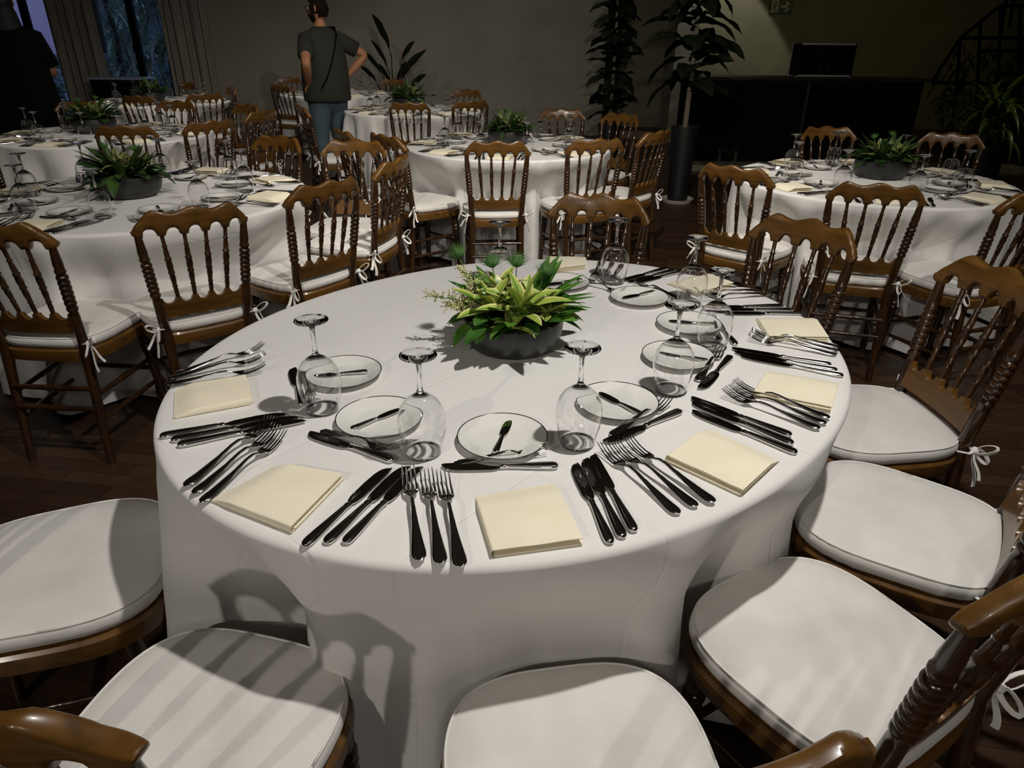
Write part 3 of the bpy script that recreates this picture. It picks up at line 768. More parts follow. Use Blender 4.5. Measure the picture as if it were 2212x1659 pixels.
# ---------------------------------------------------------------- nearest table: eight place settings, each piece where it lies
def lay(parts, kind, pe, pt, label, cat, group, L, dz=0.0, tilt=0.0, byhandle=False):
    a = at(*pe, TZ+.004+dz); c = at(*pt, TZ+.006+dz); d = c-a; rz = atan2(d.y, d.x)-pi/2
    ln = hypot(d.x, d.y)
    if byhandle: s_ = 1.0; o = V((a.x, a.y, TZ+dz))
    else:
        s_ = max(.93, min(1.07, ln/L)); mid = (a+c)/2; o = V((mid.x-cos(rz+pi/2)*L*s_/2, mid.y-sin(rz+pi/2)*L*s_/2, TZ+dz))
    return place(kind, parts, o, rz, label, cat, group, s_, tilt)
NEAR = 'on the nearest table'
SET = [
 dict(w='front', d='at the place nearest the camera',
  kn=[((1319, 1174), (1240, 999)), ((1346, 1162), (1262, 988)), ((1371, 1148), (1278, 980))],
  fk=[((907, 1210), (882, 1019)), ((953, 1217), (921, 1025)), ((996, 1224), (956, 1029))],
  nap=[(1028, 1068), (1197, 1039), (1259, 1168), (1067, 1194)], dk=((1206, 1007), (953, 1007)), df=((980, 1001), (1185, 972)), pl=(-.017, 1.11), bk=((1070, 979), (1101, 907)), gl=(1247, 957)),
 dict(w='front left', d='at the lower left place',
  kn=[((656, 1180), (840, 1008)), ((703, 1174), (879, 1004)), ((744, 1174), (907, 1005))],
  fk=[((399, 1049), (585, 910)), ((417, 1065), (599, 927)), ((434, 1084), (613, 939))],
  nap=[(455, 1072), (590, 1001), (742, 1027), (632, 1140)], dk=((850, 996), (664, 934)), df=((698, 931), (845, 972)), pl=(-.257, 1.178), bk=((758, 928), (870, 881)), gl=(915, 977)),
 dict(w='left', d='at the leftmost place',
  kn=[((345, 943), (619, 891)), ((369, 951), (646, 898)), ((383, 962), (660, 905))],
  fk=[((380, 806), (570, 750)), ((372, 815), (569, 773)), ((372, 828), (560, 798))],
  nap=[(377, 895), (379, 837), (532, 813), (543, 864)], dk=((653, 875), (631, 793)), df=((650, 802), (673, 859)), pl=(-.372, 1.379), bk=((792, 803), (676, 812)), gl=(697, 885)),
 dict(w='front right', d='at the lower right place',
  kn=[((1722, 979), (1493, 886)), ((1714, 959), (1493, 867)), ((1710, 941), (1491, 857))],
  fk=[((1467, 1109), (1299, 966)), ((1506, 1093), (1327, 964)), ((1544, 1084), (1354, 954))],
  nap=[(1532, 921), (1684, 989), (1605, 1063), (1442, 988)], dk=((1471, 888), (1307, 955)), df=((1320, 940), (1444, 867)), pl=(.215, 1.254), bk=((1383, 894), (1296, 849)), gl=(1448, 844)),
 dict(w='right', d='at the rightmost place',
  kn=[((1822, 812), (1599, 767)), ((1809, 800), (1586, 759)), ((1796, 788), (1580, 751))],
  fk=[((1771, 924), (1562, 848)), ((1784, 913), (1577, 840)), ((1792, 901), (1586, 829))],
  nap=[(1662, 796), (1814, 821), (1795, 883), (1630, 849)], dk=((1578, 770), (1514, 839)), df=((1504, 826), (1560, 751)), pl=(.388, 1.485), bk=((1529, 780), (1418, 758)), gl=(1537, 751)),
 dict(w='upper right', d='at the upper right place',
  kn=[((1730, 677), (1573, 675)), ((1711, 669), (1545, 667)), ((1692, 661), (1517, 663))],
  fk=[((1796, 763), (1626, 732)), ((1802, 755), (1630, 724)), ((1803, 746), (1632, 720))],
  nap=[(1635, 682), (1757, 682), (1790, 731), (1664, 729)], dk=((1586, 740), (1546, 689)), df=((1554, 729), (1537, 685)), pl=(.46, 1.693), bk=((1548, 701), (1444, 693)), gl=(1489, 659)),
 dict(w='far right', d='at the far right place',
  kn=[((1441, 579), (1338, 606)), ((1457, 583), (1358, 608)), ((1474, 586), (1378, 608))],
  fk=[((1611, 621), (1523, 628)), ((1621, 628), (1528, 636)), ((1634, 635), (1540, 643))],
  nap=[(1443, 607), (1517, 588), (1585, 613), (1510, 634)], dk=((1425, 628), (1487, 655)), df=((1470, 645), (1380, 612)), pl=(.363, 1.897), bk=((1416, 629), (1344, 644)), gl=(1325, 610)),
 dict(w='far', d='at the place beyond the flowers',
  kn=[], fk=[((1299, 562), (1289, 584)), ((1322, 566), (1311, 588)), ((1345, 570), (1330, 592))],
  nap=[(1184, 549), (1266, 553), (1265, 575), (1190, 584)], dk=((1285, 610), (1235, 598)), df=((1240, 606), (1285, 616)), pl=None, plp=(1214, 608), bk=None, gl=None, glp=(-.039, 2.023)),
]
ORD = ['leftmost', 'middle', 'rightmost']
for s_ in SET:
    w_, d_ = s_['w'], s_['d']
    for i, (a, c) in enumerate(s_['kn']):
        which = {0: 'front one' if w_ in ('right', 'upper right', 'front right') else 'leftmost', 1: 'middle one', 2: 'back one' if w_ in ('right', 'upper right', 'front right') else 'rightmost'}[i]
        if w_ == 'left': which = ['back one', 'middle one', 'front one'][i]
        lay(KN, 'dinner_knife', a, c, 'dinner knife %s of the nearest table, %s of three' % (d_.replace('nearest the camera', 'at the front').replace('at the place at', 'at the place at'), which), 'knife', 'dinner knives laid in threes', .228, .0004*i)
    for i, (a, c) in enumerate(s_['fk']):
        which = ['leftmost', 'middle one', 'rightmost'][i]
        if w_ in ('right', 'upper right'): which = ['front one', 'middle one', 'back one'][i]
        if w_ == 'left': which = ['back one', 'middle one', 'front one'][i]
        if w_ == 'far right': which = ['back one', 'middle one', 'front one'][i]
        lay(FK, 'dinner_fork', a, c, 'dinner fork %s of the nearest table, %s of three' % (d_.replace('nearest the camera', 'at the front'), which), 'fork', 'dinner forks laid in threes', .222, .0012*i+(.004 if w_ in ('front left', 'front', 'right') and i == 0 else .002), byhandle=(w_ in ('far',)))
    c4 = [at(u, v, TZ+.010) for u, v in s_['nap']]; cx = sum(p.x for p in c4)/4; cy = sum(p.y for p in c4)/4
    nm = napkin_mesh([(p.x-cx, p.y-cy) for p in c4], len(w_)+ord(w_[0]), 4, .013)
    tag(link('napkin', nm, None, (cx, cy, TZ+.0003)), 'folded cream paper napkin %s %s' % (d_, NEAR), 'napkin', 'cream napkins')
    lay(DK, 'dessert_knife', *s_['dk'], 'small dessert knife above the napkin %s %s' % (d_, NEAR), 'knife', 'dessert knives', .196, .0002, byhandle=(w_ == 'far'))
    lay(DF, 'dessert_fork', *s_['df'], 'small dessert fork above the napkin %s %s' % (d_, NEAR), 'fork', 'dessert forks', .180, .0012, byhandle=(w_ in ('far', 'far right')))
    if s_['pl']: px, py = s_['pl']
    else: q = at(*s_['plp'], TZ+.012); px, py = q.x, q.y
    place('bread_plate', PL, (px, py, TZ), 0, 'white side plate with dark rim %s %s' % (d_, NEAR), 'plate', 'side plates')
    if s_['bk']:
        a = at(*s_['bk'][0], TZ+.008); c = at(*s_['bk'][1], TZ+.008); d = c-a; mid = (a+c)/2; rz = atan2(d.y, d.x)-pi/2; s2 = max(.85, min(1.06, d.length/.142))
    else: mid = V((px, py, 0)); rz = 2.0; s2 = 1
    place('butter_knife', BK, (mid.x-cos(rz+pi/2)*.071*s2, mid.y-sin(rz+pi/2)*.071*s2, TZ+.0042), rz, 'butter knife on the side plate %s %s' % (d_, NEAR), 'knife', 'butter knives on the side plates', s2)
    if s_['gl']: q = at(*s_['gl'], TZ); gx, gy = q.x, q.y
    else: gx, gy = s_['glp']
    place('wine_goblet', GL, (gx, gy, TZ+.0003), 0, 'clear goblet standing upside down %s %s' % (d_, NEAR), 'glass', 'upturned goblets')
for d, lb in ((KN, 1),): pass

# ---------------------------------------------------------------- the other tables' settings
UN = [(-.07, -.075), (.07, -.075), (.07, .075), (-.07, .075)]
NAPS = [napkin_mesh(UN, 60+i, 3, .012+.004*i) for i in range(3)]
TDESC = {
 'leftmid': ('the left middle table', 262, 8), 'leftback': ('the left back table', 270, 8), 'farleft': ('the far left table', 265, 8),
 'centre': ('the middle centre table', 267, 8), 'farcentre': ('the far centre table', 270, 8), 'farman': ('the farthest table', 265, 8), 'right': ('the right-hand table', 255, 8)}
def compass(a):
    a = a % 360
    return ['right', 'far right', 'far', 'far left', 'left', 'near left', 'near', 'near right'][int(((a+22.5) % 360)//45)]
first_arr = centre_small(); used_arr = [False]
for key, (nm_, a0, n_) in TDESC.items():
    (tx, ty), R0 = TABLES[key][0], TABLES[key][1]
    rnd = random.Random(sum(map(ord, key)))
    far = key in ('farleft', 'farcentre', 'farman')
    for k in range(n_):
        deg = a0+45*k; a = R(deg+rnd.uniform(-4, 4)); side = compass(deg)
        ir, it = (cos(a), sin(a)), (-sin(a), cos(a))           # outward, and to the sitter's right seen from inside
        def pos(r_, t_): return (tx+ir[0]*r_+it[0]*t_, ty+ir[1]*r_+it[1]*t_)
        rz = a+pi/2                                            # +y of a piece points to the table centre
        dd = 'at the %s place of %s' % (side, nm_)
        x, y = pos(R0-.115, rnd.uniform(-.008, .008)); no = link('napkin', NAPS[k % 3], None, (x, y, TZ+.0003), rz+rnd.uniform(-.25, .25)); tag(no, 'folded cream napkin '+dd, 'napkin', 'cream napkins')
        for j in range(3):
            x, y = pos(R0-.03, .105+.024*j); place('dinner_knife', KN, (x, y, TZ), rz+rnd.uniform(-.05, .05)-.10, 'dinner knife %s, %s of its three' % (dd, ['innermost', 'middle', 'outermost'][j]), 'knife', 'dinner knives laid in threes')
            x, y = pos(R0-.03, -.105-.025*j); place('dinner_fork', FK, (x, y, TZ), rz+rnd.uniform(-.05, .05)+.10, 'dinner fork %s, %s of its three' % (dd, ['innermost', 'middle', 'outermost'][j]), 'fork', 'dinner forks laid in threes')
        pj = rnd.uniform(-.03, .02)
        x, y = pos(R0-.335, pj-.02); place('bread_plate', PL, (x, y, TZ), 0, 'white side plate '+dd, 'plate', 'side plates')
        br = rnd.uniform(0, 2*pi); place('butter_knife', BK, (x-cos(br+pi/2)*.071, y-sin(br+pi/2)*.071, TZ+.0042), br, 'butter knife on the side plate '+dd, 'knife', 'butter knives on the side plates')
        if not far:
            x, y = pos(R0-.225, .085); place('dessert_knife', DK, (x, y, TZ), rz+pi/2-.15, 'small dessert knife above the napkin '+dd, 'knife', 'dessert knives')
            x, y = pos(R0-.245, -.085); place('dessert_fork', DF, (x, y, TZ+.0006), rz-pi/2+.12, 'small dessert fork above the napkin '+dd, 'fork', 'dessert forks')
        x, y = pos(R0-.30+rnd.uniform(-.015, .02), .135+rnd.uniform(-.01, .02)); place('wine_goblet', GL, (x, y, TZ+.0003), 0, 'clear goblet upside down '+dd, 'glass', 'upturned goblets')
    bx, by = {'leftmid': (-1.79, 3.29), 'leftback': (-3.20, 5.60), 'farleft': (-4.1, 8.45), 'centre': (-.04, 5.16), 'farcentre': (-1.10, 7.8), 'farman': (-2.35, 9.9), 'right': (2.02, 3.95)}[key]
    o = first_arr if not used_arr[0] else copy_tree(first_arr); used_arr[0] = True
    o.location = (bx, by, .76); o.rotation_euler = (0, 0, {'leftmid': 3.4, 'leftback': .5, 'farleft': 2, 'centre': 1.2, 'farcentre': 4, 'farman': 5, 'right': .2}[key])
    sc_ = {'leftmid': 1.22, 'leftback': 1.3, 'farleft': 1.25, 'centre': 1.2, 'farcentre': 1.35, 'farman': 1.0, 'right': 1.18}[key]; o.scale = (sc_, sc_, sc_)
    tag(o, 'dark low bowl of leafy greenery in the middle of '+nm_, 'flower arrangement', 'flower arrangements')

# ---------------------------------------------------------------- bar counter, flight case, sign
e = empty('bar_counter', (3.45, 9.3, 0)); tag(e, 'long black bar counter along the right of the hall', 'bar counter')
blk = M['black']
b = MB(); b.box(-1.35, .06, -.25, .25, .07, 1.0); b.build('front_panel', blk, e)
b = MB(); b.box(.10, 1.45, -.25, .25, .07, 1.0); b.build('front_panel', blk, e)
b = MB(); b.box(.062, .098, -.235, .235, .07, 1.0); b.build('seam_strip', mat('dull_brown_strip', (.03, .022, .012), .6), e)
b = MB(); b.box(-1.40, 1.50, -.29, .29, 1.0, 1.035); b.build('countertop', mat('dark_bar_top', (.022, .018, .012), .35), e)
# the faint lettering on the bar front
lg = MB(); pts = []
def strip(bm_, pts2, wd, y):
    for (x0, z0), (x1, z1) in zip(pts2, pts2[1:]):
        d = V((x1-x0, z1-z0)); 
        n_ = V((-d.y, d.x)).normalized()*wd/2; dd = d.normalized()*wd*.3
        q = [(x0-dd.x+n_.x, y, z0-dd.y+n_.y), (x1+dd.x+n_.x, y, z1+dd.y+n_.y), (x1+dd.x-n_.x, y, z1+dd.y-n_.y), (x0-dd.x-n_.x, y, z0-dd.y-n_.y)]
        bm_.loft([[V(p) for p in q], [V(p)+V((0, .004, 0)) for p in q]])
q0 = atY(1552, 352, 9.05); ox, oz = q0.x-3.45, q0.z
strip(lg, [(ox, oz-.06), (ox, oz+.16)], .035, -.2535)
arc = [(ox+.02+.105*sin(t*pi/10), oz+.06-.10*cos(t*pi/10)*-1) for t in range(11)]
strip(lg, [(ox+.01, oz+.16)]+[(ox+.03+.10*sin(pi*t/10), oz+.065+.095*cos(pi*t/10)) for t in range(11)]+[(ox+.01, oz-.03)], .032, -.2535)
strip(lg, [(ox+.20, oz-.02), (ox+.20, oz+.15), (ox+.175, oz+.15)], .035, -.2535)
lo_ = lg.build('lettering', mat('faded_olive_paint', (.030, .028, .012), .8), e)
for n_ in (lo_,): n_['label'] = 'faded olive letters'
e = empty('flight_case', (3.70, 9.25, 1.035)); tag(e, 'black flight case with metal edges standing on the bar counter', 'case')
b = MB(); b.box(-.33, .33, -.12, .12, .02, .36); b.build('case_body', blk, e)
b = MB()
for x in (-.335, .315): b.box(x, x+.02, -.13, -.115, .01, .37)
for z in (.01, .352): b.box(-.335, .335, -.13, -.115, z, z+.018)
for x in (-.335, .315):
    for y in (-.13, .11): b.box(x, x+.02, y, y+.02, .0, .37)
b.build('metal_edge', mat('dull_aluminium_edge', (.5, .49, .45), .5, .2), e)
b = MB()
for x in (-.05, .05):
    for z in (.08, .27): b.turned((x, -.120, z), (x, -.127, z), [(0, .010), (1, .009)], 8)
b.build('screw_heads', mat('grey_screw', (.2, .2, .19), .4, .8), e)
e = empty('exit_sign', (atY(1688, 14, 13.38).x, 13.38, atY(1688, 14, 13.38).z)); tag(e, 'small dark exit sign with running figure and right arrow above the bar', 'sign')
b = MB(); b.box(-.20, .20, -.006, .0, -.11, .11); b.build('sign_plate', mat('dark_green_sign', (.004, .03, .014), .5), e)
b = MB(); b.box(-.17, -.05, -.008, -.006, -.09, .09); b.build('pictogram_door', mat('pale_sign_paint', (.30, .30, .22), .6), e)
b = MB(); b.ball((-.10, -.010, .060), .014, 8, 5)
strip(b, [(-.105, .04), (-.115, -.005), (-.09, -.035), (-.10, -.075)], .014, -.012); strip(b, [(-.115, -.005), (-.14, -.03), (-.155, -.028)], .013, -.012); strip(b, [(-.105, .035), (-.08, .01), (-.065, .02)], .010, -.012); strip(b, [(-.107, .035), (-.135, .02), (-.14, .0)], .010, -.012)
b.build('running_figure', mat('dark_sign_green', (.004, .03, .014), .5), e)
b = MB(); strip(b, [(.0, 0), (.13, 0)], .035, -.0085); strip(b, [(.075, .065), (.145, 0), (.075, -.065)], .035, -.0085); b.build('arrow', mat('pale_sign_arrow', (.30, .30, .22), .6), e)

# ---------------------------------------------------------------- tall plants
def big_tree(name, loc, label, seed, trunk_h, z0, z1, n, L, W, pot, lean=0.0, fac=1.0):
    rnd = random.Random(seed); e = empty(name, loc); tag(e, label, 'plant')
    if pot:
        p_h, rt, rb = pot
        b = MB(); b.lathe([(.001, .03), (rb, .03), (rb+(rt-rb)*.5, p_h*.5), (rt, p_h), (rt-.015, p_h), (rt-.02, p_h-.03), (.001, p_h-.03)], seg=36, cap=False); b.build('pot', M['pot'], e)
        b = MB(); b.lathe([(.001, .0), (rb+.045, 0), (rb+.065, .035), (rb+.055, .035), (rb+.04, .012), (.001, .012)], seg=36, cap=False); b.build('saucer', mat('pale_saucer', (.45, .42, .36), .6), e)
        b0 = p_h-.03
    else: b0 = 0
    b = MB(); b.tube([(0, 0, b0), (.01, 0, b0+(z1-b0)*.4), (-.01+lean, 0, z1)], [.026, .022, .012], 8); b.build('trunk', mat('pale_bark', (.14, .12, .08), .8), e)
    b = MB()
    for i in range(n):
        t = i/n; z = z0+(z1-z0)*t; az = i*2.399+rnd.uniform(-.3, .3)
        b.mat = 0
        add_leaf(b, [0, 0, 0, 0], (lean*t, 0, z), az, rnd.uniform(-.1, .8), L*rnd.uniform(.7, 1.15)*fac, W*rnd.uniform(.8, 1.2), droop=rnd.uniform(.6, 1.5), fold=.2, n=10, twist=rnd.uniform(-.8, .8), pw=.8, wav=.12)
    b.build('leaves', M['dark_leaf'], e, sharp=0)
    return e
big_tree('potted_rubber_tree', (1.61, 6.95, 0), 'tall broad-leaved plant with bare stem in a dark tapered planter', 3, 0, 1.0, 2.35, 44, .46, .20, (.70, .125, .095))
big_tree('potted_rubber_tree', (1.24, 9.6, 0), 'dark bushy plant in shadow left of the planter tree', 8, 0, .55, 2.7, 90, .36, .20, (.45, .15, .11))
def banana(loc, label, seed):
    rnd = random.Random(seed); e = empty('potted_banana_plant', loc); tag(e, label, 'plant')
    b = MB(); b.lathe([(.001, .0), (.13, 0), (.17, .2), (.165, .42), (.15, .42), (.145, .38), (.001, .38)], seg=30, cap=False); b.build('basket', mat('orange_woven_basket', (.30, .11, .025), .7), e)
    spec = [(-.02, 1.25, .95, .30, 1.45, 0), (.25, .6, .85, .22, 1.25, 2.2), (-.35, .75, .75, .20, 1.0, 3.6), (-.15, .9, .8, .18, 1.2, 3.2), (.45, .8, .8, .17, 1.3, .6), (.30, 1.1, .6, .2, 1.1, .3), (-.5, .6, .6, .2, .7, 3.2), (.6, .5, .55, .2, .9, 0), (.1, .6, .6, .2, .9, 5.2), (-.1, .55, .6, .2, .8, 4.2)]
    st = MB(); lf = MB()
    for lx, sh, L_, W_, el, az in spec:
        sh *= .75; sh *= .8; top = V((lx*.40, rnd.uniform(-.08, .08), .40+sh)); st.tube([(lx*.1, 0, .38), (lx*.3, 0, .38+sh*.5), top], [.012, .010, .007], 6)
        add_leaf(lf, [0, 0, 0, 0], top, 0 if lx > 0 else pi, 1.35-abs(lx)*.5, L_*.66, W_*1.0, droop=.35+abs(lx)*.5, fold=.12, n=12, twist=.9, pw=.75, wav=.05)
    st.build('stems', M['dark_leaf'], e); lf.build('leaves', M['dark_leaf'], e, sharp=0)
banana((-1.80, 11.2, 0), 'dark banana plant with upright paddle leaves in an orange basket by the back wall', 5)
# plants seen outside the wide window
for i, (x, y, z1, lb) in enumerate(((-7.9, 15.2, 2.8, 'bushy tree outside behind the left part of the wide window'), (-8.6, 17.4, 3.6, 'tall leafy palm outside behind the middle of the wide window'), (-6.4, 14.2, 2.8, 'drooping leafy tree outside behind the right pane of the wide window'), (-8.75, 13.6, .8, 'low shrub outside behind the narrow window'))):
    rnd = random.Random(70+i); e = empty('garden_tree', (x, y, 0)); tag(e, lb, 'tree', None)
    b = MB(); b.tube([(0, 0, 0), (.05, 0, z1*.5), (0, 0, z1)], [.09, .07, .04], 8); b.build('trunk', mat('dark_bark', (.05, .04, .035), .9), e)
    b = MB()
    for k in range(420):
        t = k/420; add_leaf(b, [0, 0], (rnd.uniform(-.45, .45), rnd.uniform(-.3, .3), z1*(.12+.95*t)), rnd.uniform(0, 6.28), rnd.uniform(-.6, 1.0), rnd.uniform(.35, .8), rnd.uniform(.04, .09), droop=rnd.uniform(.5, 1.8), fold=.1, n=6, cols=(-1, 0, 1))
    b.build('leaves', mat('garden_leaf', (.24, .30, .24), .5), e, sharp=0)
b = MB(); b.box(-16, -7.9, 19.0, 19.3, 0, 5.5); tag(b.build('sky_blocker', mat('blue_grey_backdrop', (.10, .13, .16), .9)), 'added blue grey backdrop blocking the sky behind the trees outside the wide window', 'wall')  # backdrop slab added to block the sky behind the trees
# closed patio parasol and planter box outside, seen in the wide window
e = empty('closed_parasol', (-6.95, 12.9, 0)); tag(e, 'dark closed parasol on a thin pole outside the wide window', 'parasol')
b = MB(); b.tube([(0, 0, 0), (0, 0, 1.2)], .02, 8); b.build('pole', blk, e)
b = MB(); b.lathe([(.09, 1.15), (.11, 1.3), (.10, 2.2), (.03, 3.2), (.001, 3.25)], seg=14); b.build('canopy', mat('black_green_canvas', (.006, .010, .006), .8), e)
e = empty('side_cabinet', (-6.05, 11.6, 0)); tag(e, 'low black cabinet under the wide window behind the far left table', 'cabinet')
b = MB(); b.box(-.36, .36, -.2, .2, .0, .82); b.build('cabinet_body', blk, e); b = MB(); b.box(-.38, .38, -.22, .22, .82, .85); b.build('cabinet_top', mat('pale_blue_top', (.30, .34, .42), .3), e)

# dark trellis with hanging greenery at the right
e = empty('garden_trellis', (5.6, 9.6, 0)); tag(e, 'dark metal trellis frame with sloping top at the right, hung with greenery', 'trellis')
def P2(u, v): q = atY(u, v, 9.6); return (q.x-5.6, 0, q.z)
fm = MB()
for pts in ([(2012, 178), (2075, 82), (2162, 12), (2230, 12)], [(2075, 82), (2230, 82)], [(2120, 110), (2230, 110)], [(2075, 82), (2052, 340)], [(2118, 50), (2104, 340)], [(2162, 12), (2150, 340)], [(2204, 12), (2198, 340)], [(2012, 178), (2230, 182)], [(2150, 158), (2230, 158)], [(2175, -10), (2160, 80)], [(2190, -10), (2180, 60)]):
    fm.tube([P2(*p_) for p_ in pts], .022, 6)
fm.build('frame', M['black'], e)
b = MB(); rnd = random.Random(12)
for k in range(420):
    u = rnd.uniform(2010, 2225); v = rnd.uniform(92, 330)
    if v < 178 and u < 2080-(v-92)*.8: continue
    q = P2(u, v); b.mat = 0
    add_leaf(b, [0, 0], (q[0], rnd.uniform(-.15, .12), q[2]), rnd.uniform(0, 6.28), rnd.uniform(-1.3, .4), rnd.uniform(.10, .26), rnd.uniform(.02, .05), droop=rnd.uniform(.3, 1.2), fold=.1, n=5, cols=(-1, 0, 1))
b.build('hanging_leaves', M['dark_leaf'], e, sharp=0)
rnd = random.Random(15); fe = empty('potted_fern', (5.35, 8.3, 0)); tag(fe, 'large mossy green fern hanging down at the right edge below the trellis', 'plant')
b = MB(); b.lathe([(.001, .0), (.2, 0), (.24, .4), (.22, .4), (.001, .36)], seg=24, cap=False); b.build('pot', M['pot'], fe)
b = MB(); 
for k in range(90):
    add_leaf(b, [0, 0], (rnd.uniform(-.1, .1), rnd.uniform(-.1, .1), .4+rnd.uniform(0, .35)), rnd.uniform(0, 6.28), rnd.uniform(.5, 1.4), rnd.uniform(.5, .95), rnd.uniform(.03, .06), droop=rnd.uniform(1.5, 2.6), fold=.15, n=9, cols=(-1, 0, 1))
b.build('fronds', leafm('moss_green_frond', (.03, .07, .008), (.08, .14, .02)), fe, sharp=0)
# hanging greenery at the top left behind the dark figure
rnd = random.Random(19); fe = empty('hanging_planter', (-5.6, 7.6, 0)); tag(fe, 'tall column of bushy greenery behind the dark figure at top left', 'plant')
b = MB(); b.tube([(0, 0, 0), (0, 0, 2.0)], .03, 8); b.lathe([(.001, 0), (.22, 0), (.22, .04), (.001, .04)], seg=20, cap=False); b.build('stand', blk, fe)
b = MB()
for k in range(260):
    add_leaf(b, rnd.choice([0, 1]), (rnd.uniform(-.22, .22), rnd.uniform(-.2, .2), rnd.uniform(.4, 2.4)), rnd.uniform(0, 6.28), rnd.uniform(-.8, .9), rnd.uniform(.12, .3), rnd.uniform(.03, .07), droop=rnd.uniform(.5, 1.6), fold=.1, n=6, cols=(-1, 0, 1))
b.build('foliage', [M['dark_leaf'], M['dark_leaf']], fe, sharp=0)

# ---------------------------------------------------------------- people
def skin_mesh(joints, edges, root, sub=2):
    """joints: {name: (x,y,z, rx, ry)} grown into one smooth surface"""
    ks = list(joints); me = bpy.data.meshes.new('tmp'); me.from_pydata([joints[k][:3] for k in ks], [(ks.index(a), ks.index(b)) for a, b in edges], [])
    o = bpy.data.objects.new('tmp', me); COL.objects.link(o)
    md = o.modifiers.new('s', 'SKIN'); md.use_smooth_shade = True
    if not me.skin_vertices: 
        pass
    sv = me.skin_vertices[0].data if me.skin_vertices else None
    if sv is not None:
        for i, k in enumerate(ks): sv[i].radius = joints[k][3:5]; sv[i].use_root = (k == root)
    ms = o.modifiers.new('d', 'SUBSURF'); ms.levels = sub; ms.render_levels = sub
    dg = bpy.context.evaluated_depsgraph_get(); ev = o.evaluated_get(dg); r_ = bpy.data.meshes.new_from_object(ev)
    vs = [tuple(v.co) for v in r_.vertices]; fs = [tuple(p.vertices) for p in r_.polygons]
    bpy.data.objects.remove(o); bpy.data.meshes.remove(me); bpy.data.meshes.remove(r_)
    return vs, fs
def head_pts(c, yaw, rr=(.076, .097, .118), grow=0.0, part='head'):
    """head surface looking along local +y turned by yaw; lat/long grid with brow, nose, jaw"""
    nu, nv = 32, 24; rings = []
    for i in range(nv+1):
        th = pi*i/nv; row = []
        for j in range(nu):
            a = 2*pi*j/nu; x = sin(th)*sin(a); y = sin(th)*cos(a); z = -cos(th)
            px, py, pz = x*(rr[0]+grow), y*(rr[1]+grow), z*(rr[2]+grow)
            f = max(0, y)
            if z < -.1: px *= 1-.28*min(1, (-z-.1)); py *= 1-.16*min(1, (-z-.1))*(1 if y < 0 else .2)     # jaw narrows
            if y > .6: py -= .010*exp(-((z-.12)/.10)**2)*f                                                   # eye hollows
            py += .026*exp(-((x)/.16)**2)*exp(-((z+.12)/.14)**2)*(1 if y > .3 else 0)                       # nose
            py += .006*exp(-(x/.4)**2)*exp(-((z-.30)/.10)**2)*f                                              # brow
            py += .008*exp(-(x/.3)**2)*exp(-((z+.50)/.07)**2)*f                                              # lips
            py += .010*exp(-(x/.35)**2)*exp(-((z+.85)/.14)**2)*f                                             # chin
            if y < -.2 and z > -.2: py *= 1.06
            row.append((px*cos(yaw)-py*sin(yaw)+c[0], px*sin(yaw)+py*cos(yaw)+c[1], pz+c[2]))
        rings.append(row)
    return rings
def ear(b, c, yaw, s):
    q = [V((s*.076, -.008, .015)), V((s*.084, -.016, .030)), V((s*.086, -.022, .010)), V((s*.082, -.014, -.012)), V((s*.076, -.004, -.022))]
    b.tube([V((p.x*cos(yaw)-p.y*sin(yaw)+c[0], p.x*sin(yaw)+p.y*cos(yaw)+c[1], p.z+c[2])) for p in q], [.006, .010, .010, .008, .005], 8)
def hand(b, wrist, fwd, nrm, thumb_side, L=.18):
    """palm and five curled fingers; fwd = finger direction, nrm = palm normal"""
    f = V(fwd).normalized(); n_ = V(nrm); n_ = (n_-f*n_.dot(f)).normalized(); s_ = f.cross(n_)*thumb_side; w = V(wrist)
    rings = []
    for t, hw, th in ((-.12, .024, .020), (0, .028, .019), (.2, .040, .017), (.38, .043, .015), (.5, .040, .012), (.53, .034, .008)):
        c = w+f*(t*L); rings.append([c+s_*(hw*cos(a))+n_*(th*sin(a)) for a in [2*pi*k/12 for k in range(12)]])
    b.loft(rings)
    for k, (off, ln, r_) in enumerate(((.031, .40, .0085), (.011, .45, .009), (-.010, .42, .0088), (-.030, .33, .0075))):
        p = w+f*(.48*L)+s_*off; pts = [p]; d = f.copy(); 
        for seg, cu in ((.42, .35), (.33, .55), (.25, .4)):
            d = (d*cos(cu)+n_*sin(cu)).normalized(); pts.append(pts[-1]+d*(ln*L*seg))
        b.tube(pts, [r_, r_*.98, r_*.9, r_*.7], 8)
    p = w+f*(.10*L)+s_*.026; b.tube([p, p+s_*.028+f*.018+n_*.006, p+s_*.040+f*.048+n_*.014, p+s_*.042+f*.070+n_*.02], [.011, .0105, .0095, .007], 8)
SK = mat('tan_skin', (.32, .145, .07), .6)
